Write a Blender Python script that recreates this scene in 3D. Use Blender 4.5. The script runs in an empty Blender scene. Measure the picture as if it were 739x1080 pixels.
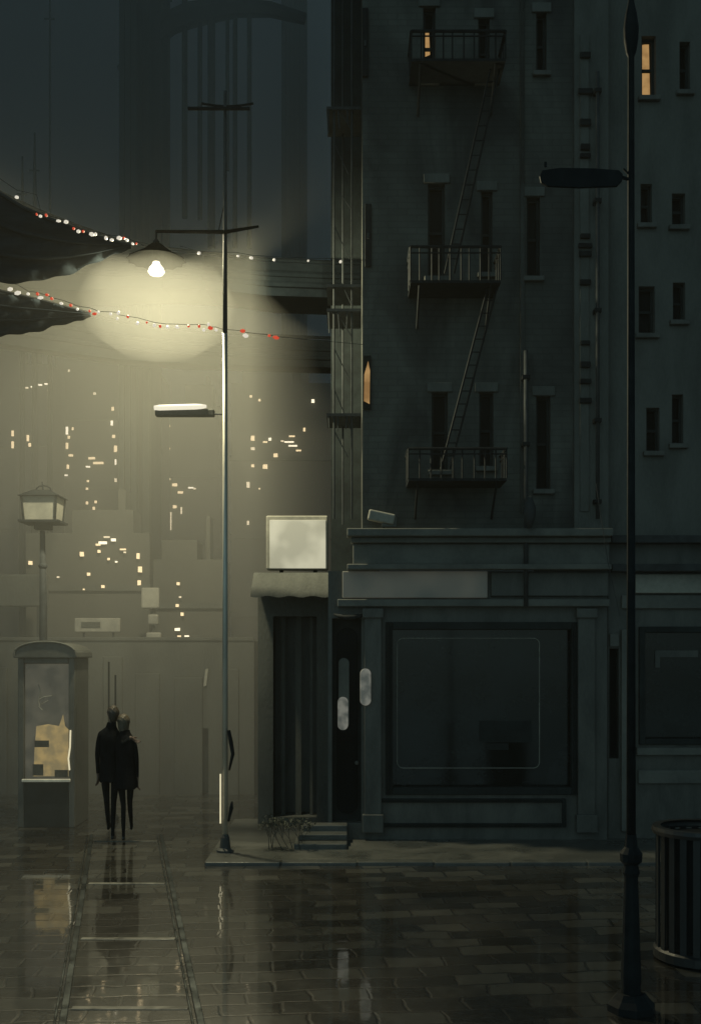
import bpy, bmesh, math, random
from mathutils import Vector, Matrix
random.seed(7)
S = bpy.context.scene
COL = S.collection
R = math.radians

# ------------------------------------------------------------------ camera
CAMZ, FPX, CX, HY = 2.57, 1150.0, 369.5, 687.0
cam_d = bpy.data.cameras.new('camera')
cam = bpy.data.objects.new('camera', cam_d); COL.objects.link(cam)
cam.location = (0, 0, CAMZ); cam.rotation_euler = (R(90), 0, 0)
cam_d.sensor_fit = 'VERTICAL'; cam_d.sensor_height = 24.0
cam_d.lens = 24.0*FPX/1080.0
cam_d.shift_y = (HY-540.0)/1080.0
cam_d.clip_start = 0.1; cam_d.clip_end = 2000
S.camera = cam

def wx(px, D): return (px-CX)/FPX*D
def wz(py, D): return CAMZ+(HY-py)/FPX*D
def gd(py, z=0.0): return FPX*(CAMZ-z)/(py-HY)      # depth of a ground pixel

# ------------------------------------------------------------------ materials
def nodes(name):
    m = bpy.data.materials.new(name); m.use_nodes = True
    nt = m.node_tree; b = nt.nodes['Principled BSDF']
    return m, nt, b
def mat(name, c1, c2=None, scale=3.0, rough=0.8, bump=0.0, stretch=(1, 1, 1), metal=0.0, spec=0.5, fine=18.0, rough2=None):
    """two-tone grimy surface: broad blotches + fine grain, optional bump"""
    m, nt, b = nodes(name)
    c2 = c2 or tuple(v*0.6 for v in c1)
    tc = nt.nodes.new('ShaderNodeTexCoord'); mp = nt.nodes.new('ShaderNodeMapping')
    mp.inputs['Scale'].default_value = stretch
    nt.links.new(tc.outputs['Object'], mp.inputs['Vector'])
    n1 = nt.nodes.new('ShaderNodeTexNoise'); n1.inputs['Scale'].default_value = scale
    n1.inputs['Detail'].default_value = 5; n1.inputs['Distortion'].default_value = 0.6
    n2 = nt.nodes.new('ShaderNodeTexNoise'); n2.inputs['Scale'].default_value = fine; n2.inputs['Detail'].default_value = 6
    for n in (n1, n2): nt.links.new(mp.outputs['Vector'], n.inputs['Vector'])
    ad = nt.nodes.new('ShaderNodeMath'); ad.operation = 'MULTIPLY_ADD'
    nt.links.new(n2.outputs['Fac'], ad.inputs[0]); ad.inputs[1].default_value = 0.35
    nt.links.new(n1.outputs['Fac'], ad.inputs[2])
    rp = nt.nodes.new('ShaderNodeValToRGB')
    rp.color_ramp.elements[0].position = 0.48; rp.color_ramp.elements[0].color = (*c2, 1)
    rp.color_ramp.elements[1].position = 0.86; rp.color_ramp.elements[1].color = (*c1, 1)
    nt.links.new(ad.outputs[0], rp.inputs[0]); nt.links.new(rp.outputs[0], b.inputs['Base Color'])
    b.inputs['Metallic'].default_value = metal
    b.inputs['Specular IOR Level'].default_value = spec
    if rough2 is None: b.inputs['Roughness'].default_value = rough
    else:
        mr = nt.nodes.new('ShaderNodeMapRange'); nt.links.new(n1.outputs['Fac'], mr.inputs[0])
        mr.inputs[1].default_value = 0.35; mr.inputs[2].default_value = 0.65
        mr.inputs[3].default_value = rough; mr.inputs[4].default_value = rough2
        nt.links.new(mr.outputs[0], b.inputs['Roughness'])
    if bump:
        bp = nt.nodes.new('ShaderNodeBump'); bp.inputs['Strength'].default_value = bump; bp.inputs['Distance'].default_value = 0.03
        nt.links.new(n2.outputs['Fac'], bp.inputs['Height']); nt.links.new(bp.outputs[0], b.inputs['Normal'])
    return m
def glow(name, c, s, c2=None, scale=6.0, base=(.02, .02, .02)):
    m, nt, b = nodes(name)
    b.inputs['Base Color'].default_value = (*base, 1)
    b.inputs['Emission Strength'].default_value = s
    b.inputs['Emission Color'].default_value = (*c, 1)
    if c2:
        tc = nt.nodes.new('ShaderNodeTexCoord'); n = nt.nodes.new('ShaderNodeTexNoise'); n.inputs['Scale'].default_value = scale
        nt.links.new(tc.outputs['Object'], n.inputs['Vector'])
        rp = nt.nodes.new('ShaderNodeValToRGB')
        rp.color_ramp.elements[0].position = 0.40; rp.color_ramp.elements[0].color = (*c2, 1)
        rp.color_ramp.elements[1].position = 0.60; rp.color_ramp.elements[1].color = (*c, 1)
        nt.links.new(n.outputs['Fac'], rp.inputs[0]); nt.links.new(rp.outputs[0], b.inputs['Emission Color'])
    m.cycles.emission_sampling = 'NONE'
    return m
def brickwall(name, c1, c2, mortar, sx=1.0):
    m, nt, b = nodes(name)
    tc = nt.nodes.new('ShaderNodeTexCoord'); mp = nt.nodes.new('ShaderNodeMapping')
    mp.inputs['Rotation'].default_value = (R(90), 0, 0)
    nt.links.new(tc.outputs['Object'], mp.inputs['Vector'])
    br = nt.nodes.new('ShaderNodeTexBrick'); br.inputs['Scale'].default_value = 1.0
    br.inputs['Brick Width'].default_value = 0.26*sx; br.inputs['Row Height'].default_value = 0.085*sx
    br.inputs['Mortar Size'].default_value = 0.010*sx; br.inputs['Mortar Smooth'].default_value = 0.4
    br.inputs['Color1'].default_value = (*c1, 1); br.inputs['Color2'].default_value = (*c2, 1); br.inputs['Mortar'].default_value = (*mortar, 1)
    nt.links.new(mp.outputs[0], br.inputs['Vector'])
    n = nt.nodes.new('ShaderNodeTexNoise'); n.inputs['Scale'].default_value = 0.9; n.inputs['Detail'].default_value = 7; n.inputs['Distortion'].default_value = 1.2
    mp2 = nt.nodes.new('ShaderNodeMapping'); mp2.inputs['Scale'].default_value = (1.6, 1, 0.6)
    nt.links.new(tc.outputs['Object'], mp2.inputs['Vector']); nt.links.new(mp2.outputs[0], n.inputs['Vector'])
    rp = nt.nodes.new('ShaderNodeValToRGB'); rp.color_ramp.elements[0].position = .36; rp.color_ramp.elements[0].color = (.35, .36, .38, 1)
    rp.color_ramp.elements[1].position = .66; rp.color_ramp.elements[1].color = (1.25, 1.22, 1.18, 1)
    nt.links.new(n.outputs['Fac'], rp.inputs[0])
    mx = nt.nodes.new('ShaderNodeMix'); mx.data_type = 'RGBA'; mx.blend_type = 'MULTIPLY'; mx.inputs[0].default_value = 1.0
    nt.links.new(br.outputs['Color'], mx.inputs[6]); nt.links.new(rp.outputs[0], mx.inputs[7])
    nt.links.new(mx.outputs[2], b.inputs['Base Color']); b.inputs['Roughness'].default_value = .8
    bp = nt.nodes.new('ShaderNodeBump'); bp.inputs['Strength'].default_value = .3; bp.inputs['Distance'].default_value = .008; bp.invert = True
    nt.links.new(br.outputs['Fac'], bp.inputs['Height']); nt.links.new(bp.outputs[0], b.inputs['Normal'])
    return m

M = {}
M['wall'] = brickwall('dark painted brick', (.068, .075, .067), (.057, .063, .057), (.052, .057, .052))
M['wall2'] = mat('grey render', (.105, .112, .102), (.062, .068, .062), scale=1.1, rough=.85, bump=.25, stretch=(2.2, 1, .7))
M['shop'] = mat('dark shopfront paint', (.088, .092, .082), (.042, .046, .042), scale=1.4, rough=.6, bump=.15, stretch=(2.5, 1, .8))
M['trim'] = mat('weathered trim', (.125, .13, .115), (.07, .075, .068), scale=2.0, rough=.7, bump=.15)
M['black'] = mat('black iron', (.014, .018, .020), (.007, .009, .011), scale=7, rough=.7, bump=.1, spec=.12)
M['void'] = mat('dark window glass', (.008, .012, .014), (.003, .005, .006), scale=1.5, rough=.3, spec=.02)
M['shopglass'] = mat('shop window glass', (.012, .016, .017), (.004, .006, .006), scale=1.2, rough=.08, spec=.35)
M['recess'] = mat('dark recess', (.022, .030, .031), (.012, .016, .017), scale=3, spec=.15)
M['pipe'] = mat('dark drainpipe', (.045, .052, .055), (.025, .03, .032), scale=5, rough=.75, spec=.2)
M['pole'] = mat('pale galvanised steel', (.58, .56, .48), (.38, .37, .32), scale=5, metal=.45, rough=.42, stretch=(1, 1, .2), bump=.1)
M['poletop'] = mat('unlit dark pole', (.05, .055, .055), (.03, .033, .033), scale=6, rough=.7)  # pole colour darkened where the lamplight doesn't reach
M['amber'] = glow('amber lit room', (.62, .36, .13), .62, (.36, .19, .06), 5)
M['city'] = glow('city window light', (.95, .72, .38), 1.6)
M['citywhite'] = glow('city white light', (1.0, .88, .60), 1.9)
M['citydim'] = glow('city dim light', (1.0, .82, .50), 1.2)
M['bulb'] = glow('lamp bulb', (1.0, .95, .80), 5.0)
_t = M['bulb'].node_tree; _t.nodes.remove(_t.nodes['Principled BSDF'])
_e = _t.nodes.new('ShaderNodeEmission'); _e.inputs['Color'].default_value = (1, .90, .66, 1); _e.inputs['Strength'].default_value = 1.1
_q = _t.nodes.new('ShaderNodeBsdfTransparent'); _a = _t.nodes.new('ShaderNodeAddShader')
_t.links.new(_e.outputs[0], _a.inputs[0]); _t.links.new(_q.outputs[0], _a.inputs[1]); _t.links.new(_a.outputs[0], _t.nodes['Material Output'].inputs['Surface'])
M['lwhite'] = glow('white string bulb', (.95, .88, .72), .75)
M['lred'] = glow('red string bulb', (1.0, .10, .04), 0.6)
M['signface'] = glow('lit sign face', (.40, .38, .285), .85, (.20, .19, .145), 2.2, base=(.3, .3, .27))
M['tube'] = glow('glowing slab face', (1.0, .93, .72), .85)  # glow stands in for lamplight on the white slab
M['booth_light'] = glow('booth yellow poster light', (.50, .36, .14), .62, (.30, .235, .11), 5.5)
M['booth_glass'] = glow('booth lit glass', (.15, .14, .10), .40, (.09, .088, .066), 3.5, base=(.03, .03, .027))
M['slit'] = glow('glowing edge', (.95, .85, .55), .8)
M['paper'] = mat('pale notice', (.80, .77, .66), (.52, .50, .44), scale=8, rough=.8)
M['concrete'] = mat('fog grey concrete', (.014, .019, .023), (.006, .009, .011), scale=.5, rough=.95, spec=.02, stretch=(1, 1, .5))
M['block'] = mat('dim city wall', (.085, .085, .072), (.04, .042, .037), scale=.3, rough=.9, stretch=(1.5, 1, .5))
M['hoard'] = mat('low wall render', (.070, .075, .066), (.034, .038, .035), scale=.9, rough=.85, bump=.2, stretch=(1.4, 1, .7))
M['pale'] = mat('pale board', (.30, .295, .25), (.17, .17, .15), scale=1.8, rough=.8)
M['lanternglass'] = glow('faint lantern glass', (.30, .29, .24), .45, (.10, .10, .085), 7, base=(.16, .16, .145))
M['fascia'] = glow('self-glowing fascia', (.062, .058, .044), .42, (.026, .027, .023), 1.3, base=(.17, .165, .145))  # faint glow added to pass for lamplight on the sign board
M['tie'] = mat('worn stone strip', (.20, .195, .165), (.04, .042, .038), scale=6, rough=.3, rough2=.5)
M['shade'] = mat('near-black shade metal', (.003, .0032, .003), (.0015, .0016, .0016), rough=1.0, spec=0.0)  # near-black so the close lamp leaves shade and arm dark
M['shadowed'] = mat('shaded concrete', (.007, .010, .012), (.003, .0045, .006), scale=.8, rough=1.0, spec=.0)  # concrete darkened so the decks read as unlit
M['cloth'] = mat('dark canopy cloth', (.022, .029, .035), (.012, .016, .020), scale=2.2, rough=1.0, spec=.0, stretch=(.35, 1, 3.0))
M['twig'] = mat('dry twig', (.06, .06, .05), (.03, .032, .028), scale=9, rough=.9)
M['leafm'] = mat('dry leaf', (.07, .075, .055), (.035, .04, .03), scale=9, rough=.9)
M['coat'] = mat('black coat cloth', (.008, .010, .012), (.004, .005, .006), scale=9, rough=.9, bump=.2, spec=.08)
M['coat2'] = mat('dark coat cloth', (.009, .010, .012), (.005, .006, .007), scale=9, rough=.9, bump=.2, spec=.08)
M['trouser'] = mat('dark trousers', (.012, .013, .014), (.007, .008, .008), scale=12, rough=.9, spec=.1)
M['skin'] = mat('skin', (.13, .09, .07), (.10, .07, .055), scale=12, rough=.6)
M['shoe'] = mat('dark shoe', (.015, .014, .013), (.008, .008, .008), scale=12, rough=.4)
M['hair'] = mat('brown hair', (.075, .062, .045), (.022, .018, .013), scale=30, rough=.4, stretch=(4, 4, .6))
M['hair2'] = mat('fair hair', (.12, .10, .068), (.035, .029, .02), scale=30, rough=.4, stretch=(4, 4, .6))
M['wire'] = mat('black cable', (.02, .022, .024), rough=.6)
M['binm'] = mat('black bin steel', (.011, .014, .016), (.006, .008, .009), scale=5, rough=.45, bump=.1)
M['rail'] = mat('worn rail steel', (.10, .115, .12), (.04, .05, .055), scale=4, rough=.25, metal=.9, rough2=.4)

# ------------------------------------------------------------------ geometry helpers
ROOT = {}
def box(bm, x0, x1, y0, y1, z0, z1):
    r = bmesh.ops.create_cube(bm, size=1.0)
    bmesh.ops.scale(bm, verts=r['verts'], vec=(abs(x1-x0), abs(y1-y0), abs(z1-z0)))
    bmesh.ops.translate(bm, verts=r['verts'], vec=((x0+x1)/2, (y0+y1)/2, (z0+z1)/2))
    return r['verts']
def bxp(bm, px0, py0, px1, py1, D, t):                 # facade piece: pixel-sized extents measured on the wall plane at depth D
    return box(bm, wx(px0, D), wx(px1, D), D-t, D, wz(py1, D), wz(py0, D))
def tube(bm, pts, rad, seg=8, cap=True):
    pts = [Vector(p) for p in pts]; rings = []
    n = len(pts)
    for i, p in enumerate(pts):
        d = (pts[min(i+1, n-1)]-pts[max(i-1, 0)]).normalized()
        up = Vector((0, 0, 1)) if abs(d.z) < .9 else Vector((0, 1, 0))
        a = d.cross(up).normalized(); b = d.cross(a).normalized()
        rr = rad[i] if isinstance(rad, (list, tuple)) else rad
        rings.append([bm.verts.new(p+a*rr*math.cos(2*math.pi*k/seg)+b*rr*math.sin(2*math.pi*k/seg)) for k in range(seg)])
    for i in range(n-1):
        for k in range(seg):
            bm.faces.new((rings[i][k], rings[i][(k+1) % seg], rings[i+1][(k+1) % seg], rings[i+1][k]))
    if cap:
        bm.faces.new(rings[0][::-1]); bm.faces.new(rings[-1])
def lathe(bm, prof, cx, cy, seg=20, flat=1.0, caps=True):    # prof: (radius, z)
    rings = [[bm.verts.new((cx+r*math.cos(2*math.pi*k/seg), cy+flat*r*math.sin(2*math.pi*k/seg), z)) for k in range(seg)] for r, z in prof]
    for i in range(len(rings)-1):
        for k in range(seg):
            bm.faces.new((rings[i][k], rings[i][(k+1) % seg], rings[i+1][(k+1) % seg], rings[i+1][k]))
    if caps:
        bm.faces.new(rings[0][::-1]); bm.faces.new(rings[-1])
def prism(bm, poly, y0, y1):                              # poly in (x,z) extruded along y
    a = [bm.verts.new((x, y0, z)) for x, z in poly]; b = [bm.verts.new((x, y1, z)) for x, z in poly]
    n = len(poly); bm.faces.new(a); bm.faces.new(b[::-1])
    for i in range(n): bm.faces.new((a[i], b[i], b[(i+1) % n], a[(i+1) % n]))
def bars(bm, p, q, t):                                    # square bar between two points
    tube(bm, [p, q], t*.7, seg=4)
def obj(name, bm, m, parent=None, smooth=False, bevel=0.0):
    bmesh.ops.recalc_face_normals(bm, faces=bm.faces)
    me = bpy.data.meshes.new(name)
    if parent is not None:
        bmesh.ops.translate(bm, verts=bm.verts, vec=-ROOT[parent.name])
    bm.to_mesh(me); bm.free()
    for mm in (m if isinstance(m, list) else [m]): me.materials.append(mm)
    if smooth: me.shade_smooth()
    o = bpy.data.objects.new(name, me); COL.objects.link(o)
    if parent is not None:
        o.parent = parent; ROOT[o.name] = ROOT[parent.name]
    else:
        ROOT[o.name] = Vector((0, 0, 0))
    if bevel:
        b = o.modifiers.new('edge', 'BEVEL'); b.width = bevel; b.segments = 2; b.limit_method = 'ANGLE'
    return o
def tag(o, label, cat, group=None):
    o['label'] = label; o['category'] = cat
    if group: o['group'] = group
    return o
def thing(name, label, cat, loc, group=None):
    o = bpy.data.objects.new(name, None); COL.objects.link(o); o.location = loc
    o.empty_display_size = .2
    ROOT[o.name] = Vector(loc)
    return tag(o, label, cat, group)
def struct(name, bm, m, **k):
    o = obj(name, bm, m, **k); o['kind'] = 'structure'; return o
def B(): return bmesh.new()

# ------------------------------------------------------------------ world, sun, lamp light
SUN_EL, SUN_AZ = R(35), R(200)
w = bpy.data.worlds.new('World'); S.world = w; w.use_nodes = True
nt = w.node_tree; bg = nt.nodes['Background']
sky = nt.nodes.new('ShaderNodeTexSky'); sky.sky_type = 'NISHITA'; sky.sun_disc = False
sky.sun_elevation = SUN_EL; sky.sun_rotation = SUN_AZ
hs = nt.nodes.new('ShaderNodeHueSaturation'); hs.inputs['Saturation'].default_value = .30
tint = nt.nodes.new('ShaderNodeMix'); tint.data_type = 'RGBA'; tint.blend_type = 'MULTIPLY'; tint.inputs[0].default_value = 1
tint.inputs[7].default_value = (.62, 1.0, 1.06, 1)
nt.links.new(sky.outputs[0], hs.inputs['Color']); nt.links.new(hs.outputs[0], tint.inputs[6]); nt.links.new(tint.outputs[2], bg.inputs['Color'])
bg.inputs['Strength'].default_value = 0.030
sd = bpy.data.lights.new('night_sky_glow', 'SUN'); so = bpy.data.objects.new('night_sky_glow', sd); COL.objects.link(so)
sd.energy = 0.02; sd.angle = R(60); sd.color = (.80, 1.0, .95)
so.rotation_euler = (R(55), 0, R(-20))

F = 14.7           # main facade plane
LX, LY, LZ = wx(165, 14.85), 14.85, wz(281, 14.85)
ld = bpy.data.lights.new('street_lamp_light', 'POINT'); lo = bpy.data.objects.new('street_lamp_light', ld); COL.objects.link(lo)
lo.location = (LX, LY, LZ-.06); ld.energy = 2550; ld.color = (1.0, .905, .57); ld.shadow_soft_size = .15
ld.use_nodes = True
lt = ld.node_tree; em = [n for n in lt.nodes if n.type == 'EMISSION'][0]
lf = lt.nodes.new('ShaderNodeLightFalloff'); lf.inputs['Strength'].default_value = 1.0; lf.inputs['Smooth'].default_value = 3.5
lt.links.new(lf.outputs['Quadratic'], em.inputs['Strength'])

# ------------------------------------------------------------------ fog behind the street lamp
bm = B(); fp = [(-70, 14.66), (-1.35, 14.66), (.1, 25.5), (3, 45), (40, 160), (-70, 160)]     # bank cut slantwise so the lamp glow fades towards the corner building
f0 = [bm.verts.new((x, y, -1)) for x, y in fp]; f1 = [bm.verts.new((x, y, 90)) for x, y in fp]
bm.faces.new(f0[::-1]); bm.faces.new(f1)
for i in range(6): bm.faces.new((f0[i], f0[(i+1) % 6], f1[(i+1) % 6], f1[i]))
fm = bpy.data.materials.new('night fog'); fm.use_nodes = True; ft = fm.node_tree
ft.nodes.remove(ft.nodes['Principled BSDF'])
vs = ft.nodes.new('ShaderNodeVolumeScatter'); vs.inputs['Density'].default_value = .066; vs.inputs['Anisotropy'].default_value = .15
vs.inputs['Color'].default_value = (.90, .91, .83, 1)
ft.links.new(vs.outputs[0], ft.nodes['Material Output'].inputs['Volume'])
fog = struct('fog', bm, fm)
bm = B(); box(bm, -40, 40, 1.5, 14.65, -1, 60)
hm = fm.copy(); hm.name = 'thin night haze'
[n for n in hm.node_tree.nodes if n.type == 'VOLUME_SCATTER'][0].inputs['Density'].default_value = .0010
haze = struct('haze', bm, hm)

# ------------------------------------------------------------------ road, pavement, rails
def road_mat():
    m, nt, b = nodes('wet stone paving')
    L = nt.links.new
    tc = nt.nodes.new('ShaderNodeTexCoord'); mp = nt.nodes.new('ShaderNodeMapping')
    mp.inputs['Rotation'].default_value = (0, 0, R(-6))
    L(tc.outputs['Object'], mp.inputs['Vector'])
    ds = nt.nodes.new('ShaderNodeTexNoise'); ds.inputs['Scale'].default_value = 1.1; ds.inputs['Detail'].default_value = 4
    L(mp.outputs[0], ds.inputs['Vector'])
    dm = nt.nodes.new('ShaderNodeVectorMath'); dm.operation = 'MULTIPLY_ADD'; dm.inputs[1].default_value = (.30, .26, 0)
    L(ds.outputs['Color'], dm.inputs[0]); L(mp.outputs[0], dm.inputs[2])
    br = nt.nodes.new('ShaderNodeTexBrick'); br.inputs['Scale'].default_value = 1.0
    br.inputs['Brick Width'].default_value = .46; br.inputs['Row Height'].default_value = .27
    br.inputs['Mortar Size'].default_value = .022; br.inputs['Mortar Smooth'].default_value = 1.0; br.inputs['Bias'].default_value = -.2
    br.inputs['Color1'].default_value = (1, 1, 1, 1); br.inputs['Color2'].default_value = (0, 0, 0, 1); br.inputs['Mortar'].default_value = (0, 0, 0, 1)
    L(dm.outputs[0], br.inputs['Vector'])
    n = nt.nodes.new('ShaderNodeTexNoise'); n.inputs['Scale'].default_value = .55; n.inputs['Detail'].default_value = 5; n.inputs['Distortion'].default_value = .8
    L(tc.outputs['Object'], n.inputs['Vector'])
    f = nt.nodes.new('ShaderNodeTexNoise'); f.inputs['Scale'].default_value = 7; f.inputs['Detail'].default_value = 6
    L(tc.outputs['Object'], f.inputs['Vector'])
    rp = nt.nodes.new('ShaderNodeValToRGB'); e = rp.color_ramp.elements
    e[0].position = 0; e[0].color = (.010, .011, .0105, 1); e[1].position = 1; e[1].color = (.050, .050, .043, 1)
    for ps, cc in ((.10, .010), (.55, .019), (.82, .026), (.94, .042)):
        q = e.new(ps); q.color = (cc*1.05, cc*1.02, cc*.86, 1)  # palest stones stand in for glints on the wet road
    fm_ = nt.nodes.new('ShaderNodeMath'); fm_.operation = 'MULTIPLY_ADD'; fm_.inputs[1].default_value = .5; fm_.inputs[2].default_value = -.25; L(f.outputs['Fac'], fm_.inputs[0])
    fa_ = nt.nodes.new('ShaderNodeMath'); fa_.operation = 'ADD'; fa_.use_clamp = True; L(br.outputs['Color'], fa_.inputs[0]); L(fm_.outputs[0], fa_.inputs[1])
    L(fa_.outputs[0], rp.inputs[0]); L(rp.outputs[0], b.inputs['Base Color'])
    bp2 = nt.nodes.new('ShaderNodeBump'); bp2.inputs['Strength'].default_value = .085; bp2.inputs['Distance'].default_value = .006
    h2 = nt.nodes.new('ShaderNodeMath'); h2.operation = 'MULTIPLY_ADD'; h2.inputs[1].default_value = -.5; L(br.outputs['Fac'], h2.inputs[0]); L(f.outputs['Fac'], h2.inputs[2]); L(h2.outputs[0], bp2.inputs['Height'])
    # puddle mask drives roughness and how much the stones stand out
    mr = nt.nodes.new('ShaderNodeMapRange'); L(n.outputs['Fac'], mr.inputs[0])
    mr.inputs[1].default_value = .40; mr.inputs[2].default_value = .62; mr.inputs[3].default_value = .22; mr.inputs[4].default_value = .40
    ra = nt.nodes.new('ShaderNodeMath'); ra.operation = 'MULTIPLY_ADD'; ra.inputs[1].default_value = .12
    L(f.outputs['Fac'], ra.inputs[0]); L(mr.outputs[0], ra.inputs[2])
    rb = nt.nodes.new('ShaderNodeMath'); rb.operation = 'MULTIPLY_ADD'; rb.inputs[1].default_value = .12
    L(br.outputs['Fac'], rb.inputs[0]); L(ra.outputs[0], rb.inputs[2]); L(rb.outputs[0], b.inputs['Roughness'])
    b.inputs['Specular IOR Level'].default_value = .5; b.inputs['IOR'].default_value = 1.3
    b.inputs['Coat Weight'].default_value = 1.0; b.inputs['Coat Roughness'].default_value = .04; b.inputs['Coat IOR'].default_value = 3.0
    L(bp2.outputs[0], b.inputs['Coat Normal'])
    cw = nt.nodes.new('ShaderNodeMapRange'); L(n.outputs['Fac'], cw.inputs[0]); cw.inputs[1].default_value = .35; cw.inputs[2].default_value = .6; cw.inputs[3].default_value = 1.0; cw.inputs[4].default_value = .72; L(cw.outputs[0], b.inputs['Coat Weight'])
    cr = nt.nodes.new('ShaderNodeMapRange'); L(f.outputs['Fac'], cr.inputs[0]); cr.inputs[1].default_value = .4; cr.inputs[2].default_value = .65; cr.inputs[3].default_value = .015; cr.inputs[4].default_value = .055; L(cr.outputs[0], b.inputs['Coat Roughness'])
    h = nt.nodes.new('ShaderNodeMath'); h.operation = 'MULTIPLY_ADD'; h.inputs[1].default_value = -.7
    L(br.outputs['Fac'], h.inputs[0]); L(f.outputs['Fac'], h.inputs[2])
    bp = nt.nodes.new('ShaderNodeBump'); bp.inputs['Strength'].default_value = .25; bp.inputs['Distance'].default_value = .015
    L(h.outputs[0], bp.inputs['Height']); L(bp.outputs[0], b.inputs['Normal'])
    return m
M['road'] = road_mat()
M['pave'] = mat('wet pavement slab', (.085, .088, .080), (.04, .043, .040), scale=1.2, rough=.22, rough2=.5, bump=.15)
M['kerb'] = mat('kerb stone', (.075, .08, .075), (.04, .044, .042), scale=3, rough=.35, bump=.2)

bm = B()
vv = [bm.verts.new(p) for p in ((-300, -20, 0), (300, -20, 0), (300, 500, 0), (-300, 500, 0))]; bm.faces.new(vv)
struct('road', bm, M['road'])
# pavement along the shops and round the right-hand corner
PV = .035
pav = [(-1.75, 13.1), (12, 13.1), (12, 16.5), (-1.75, 16.5)]
bm = B()
top = [bm.verts.new((x, y, PV)) for x, y in pav]; bot = [bm.verts.new((x, y, -.02)) for x, y in pav]
bm.faces.new(top)
for i in range(len(pav)):
    j = (i+1) % len(pav); bm.faces.new((bot[i], bot[j], top[j], top[i]))
struct('pavement', bm, M['pave'])
bm = B()
kl = [(-1.75, 13.1), (12, 13.1)]
for i in range(1):
    a, c = Vector((*kl[i], 0)), Vector((*kl[i+1], 0)); d = (c-a); n = max(1, int(d.length/.9)); nn = Vector((d.y, -d.x, 0)).normalized()
    for k in range(n):
        p, q = a+d*((k+.012)/n), a+d*((k+.988)/n)
        o1, o2 = nn*.035, nn*-.16
        jz = random.uniform(-.004, .006)
        base = [p+o1, q+o1, q+o2, p+o2]
        lo_ = [bm.verts.new((v.x, v.y, -.02)) for v in base]; hi = [bm.verts.new((v.x, v.y, PV+.008+jz)) for v in base]
        bm.faces.new(hi); bm.faces.new(lo_[::-1])
        for e in range(4): bm.faces.new((lo_[e], lo_[(e+1) % 4], hi[(e+1) % 4], hi[e]))
struct('kerb', bm, M['kerb'], bevel=.012)

# tram rails
def railpts(px0, py0, px1, py1):
    a = Vector((wx(px0, gd(py0)), gd(py0), 0)); c = Vector((wx(px1, gd(py1)), gd(py1), 0))
    d = (c-a).normalized(); return a, c+d*3.0, d
track = thing('tram_track', 'pair of steel tram rails set in the wet street, running away under the couple', 'tram track', (wx(132, 12), 12, 0))
ends = []
for (a0, b0, c0, d0) in ((97, 881, 67, 1075), (170, 881, 211, 1075)):
    a, c, d = railpts(a0, b0, c0, d0); nn = Vector((d.y, -d.x, 0)); bm = B()
    for off, hw, z0, z1 in ((0, .026, -.02, .016), (.055, .009, -.02, .010)):
        quad = [a+nn*(off-hw), c+nn*(off-hw), c+nn*(off+hw), a+nn*(off+hw)]
        lo_ = [bm.verts.new((v.x, v.y, z0)) for v in quad]; hi = [bm.verts.new((v.x, v.y, z1)) for v in quad]
        bm.faces.new(hi)
        for e in range(4): bm.faces.new((lo_[e], lo_[(e+1) % 4], hi[(e+1) % 4], hi[e]))
    obj('rail', bm, M['rail'], track, bevel=.005); ends.append((a, c))
# flush stone tie strips across the track
for t in (.045, .30, .52, .70):
    p, q = ends[0][0].lerp(ends[0][1], t), ends[1][0].lerp(ends[1][1], t)
    p, q = p.lerp(q, .05), p.lerp(q, .93)
    bm = B(); box(bm, p.x, q.x, p.y-.035, p.y+.035, -.02, .006)
    obj('tie_strip', bm, M['tie'], track, bevel=.004)

# ------------------------------------------------------------------ windows and walls
def holes_wall(bm, x0, x1, z0, z1, y, holes, dep=.22, thick=6.0):
    """front face with real openings and their reveals, plus the sides, back and top of the block"""
    xs = sorted({x0, x1, *[h[0] for h in holes], *[h[1] for h in holes]}); zs = sorted({z0, z1, *[h[2] for h in holes], *[h[3] for h in holes]})
    vc = {}
    def V(x, yy, z):
        k = (round(x, 4), round(yy, 4), round(z, 4))
        if k not in vc: vc[k] = bm.verts.new((x, yy, z))
        return vc[k]
    for i in range(len(xs)-1):
        for j in range(len(zs)-1):
            cx, cz = (xs[i]+xs[i+1])/2, (zs[j]+zs[j+1])/2
            if any(h[0] < cx < h[1] and h[2] < cz < h[3] for h in holes): continue
            bm.faces.new((V(xs[i], y, zs[j]), V(xs[i+1], y, zs[j]), V(xs[i+1], y, zs[j+1]), V(xs[i], y, zs[j+1])))
    for a, b_, c, d in holes:
        q = [(a, c), (b_, c), (b_, d), (a, d)]
        for e in range(4):
            (xa, za), (xb, zb) = q[e], q[(e+1) % 4]
            bm.faces.new([bm.verts.new(p) for p in ((xa, y, za), (xb, y, zb), (xb, y+dep, zb), (xa, y+dep, za))])
    for f in ([(x0, y, z0), (x0, y+thick, z0), (x0, y+thick, z1), (x0, y, z1)], [(x1, y, z0), (x1, y+thick, z0), (x1, y+thick, z1), (x1, y, z1)],
              [(x0, y, z1), (x1, y, z1), (x1, y+thick, z1), (x0, y+thick, z1)], [(x0, y+thick, z0), (x1, y+thick, z0), (x1, y+thick, z1), (x0, y+thick, z1)]):
        bm.faces.new([bm.verts.new(p) for p in f])
def rect(px0, py0, px1, py1, D): return (wx(px0, D), wx(px1, D), wz(py1, D), wz(py0, D))
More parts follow.
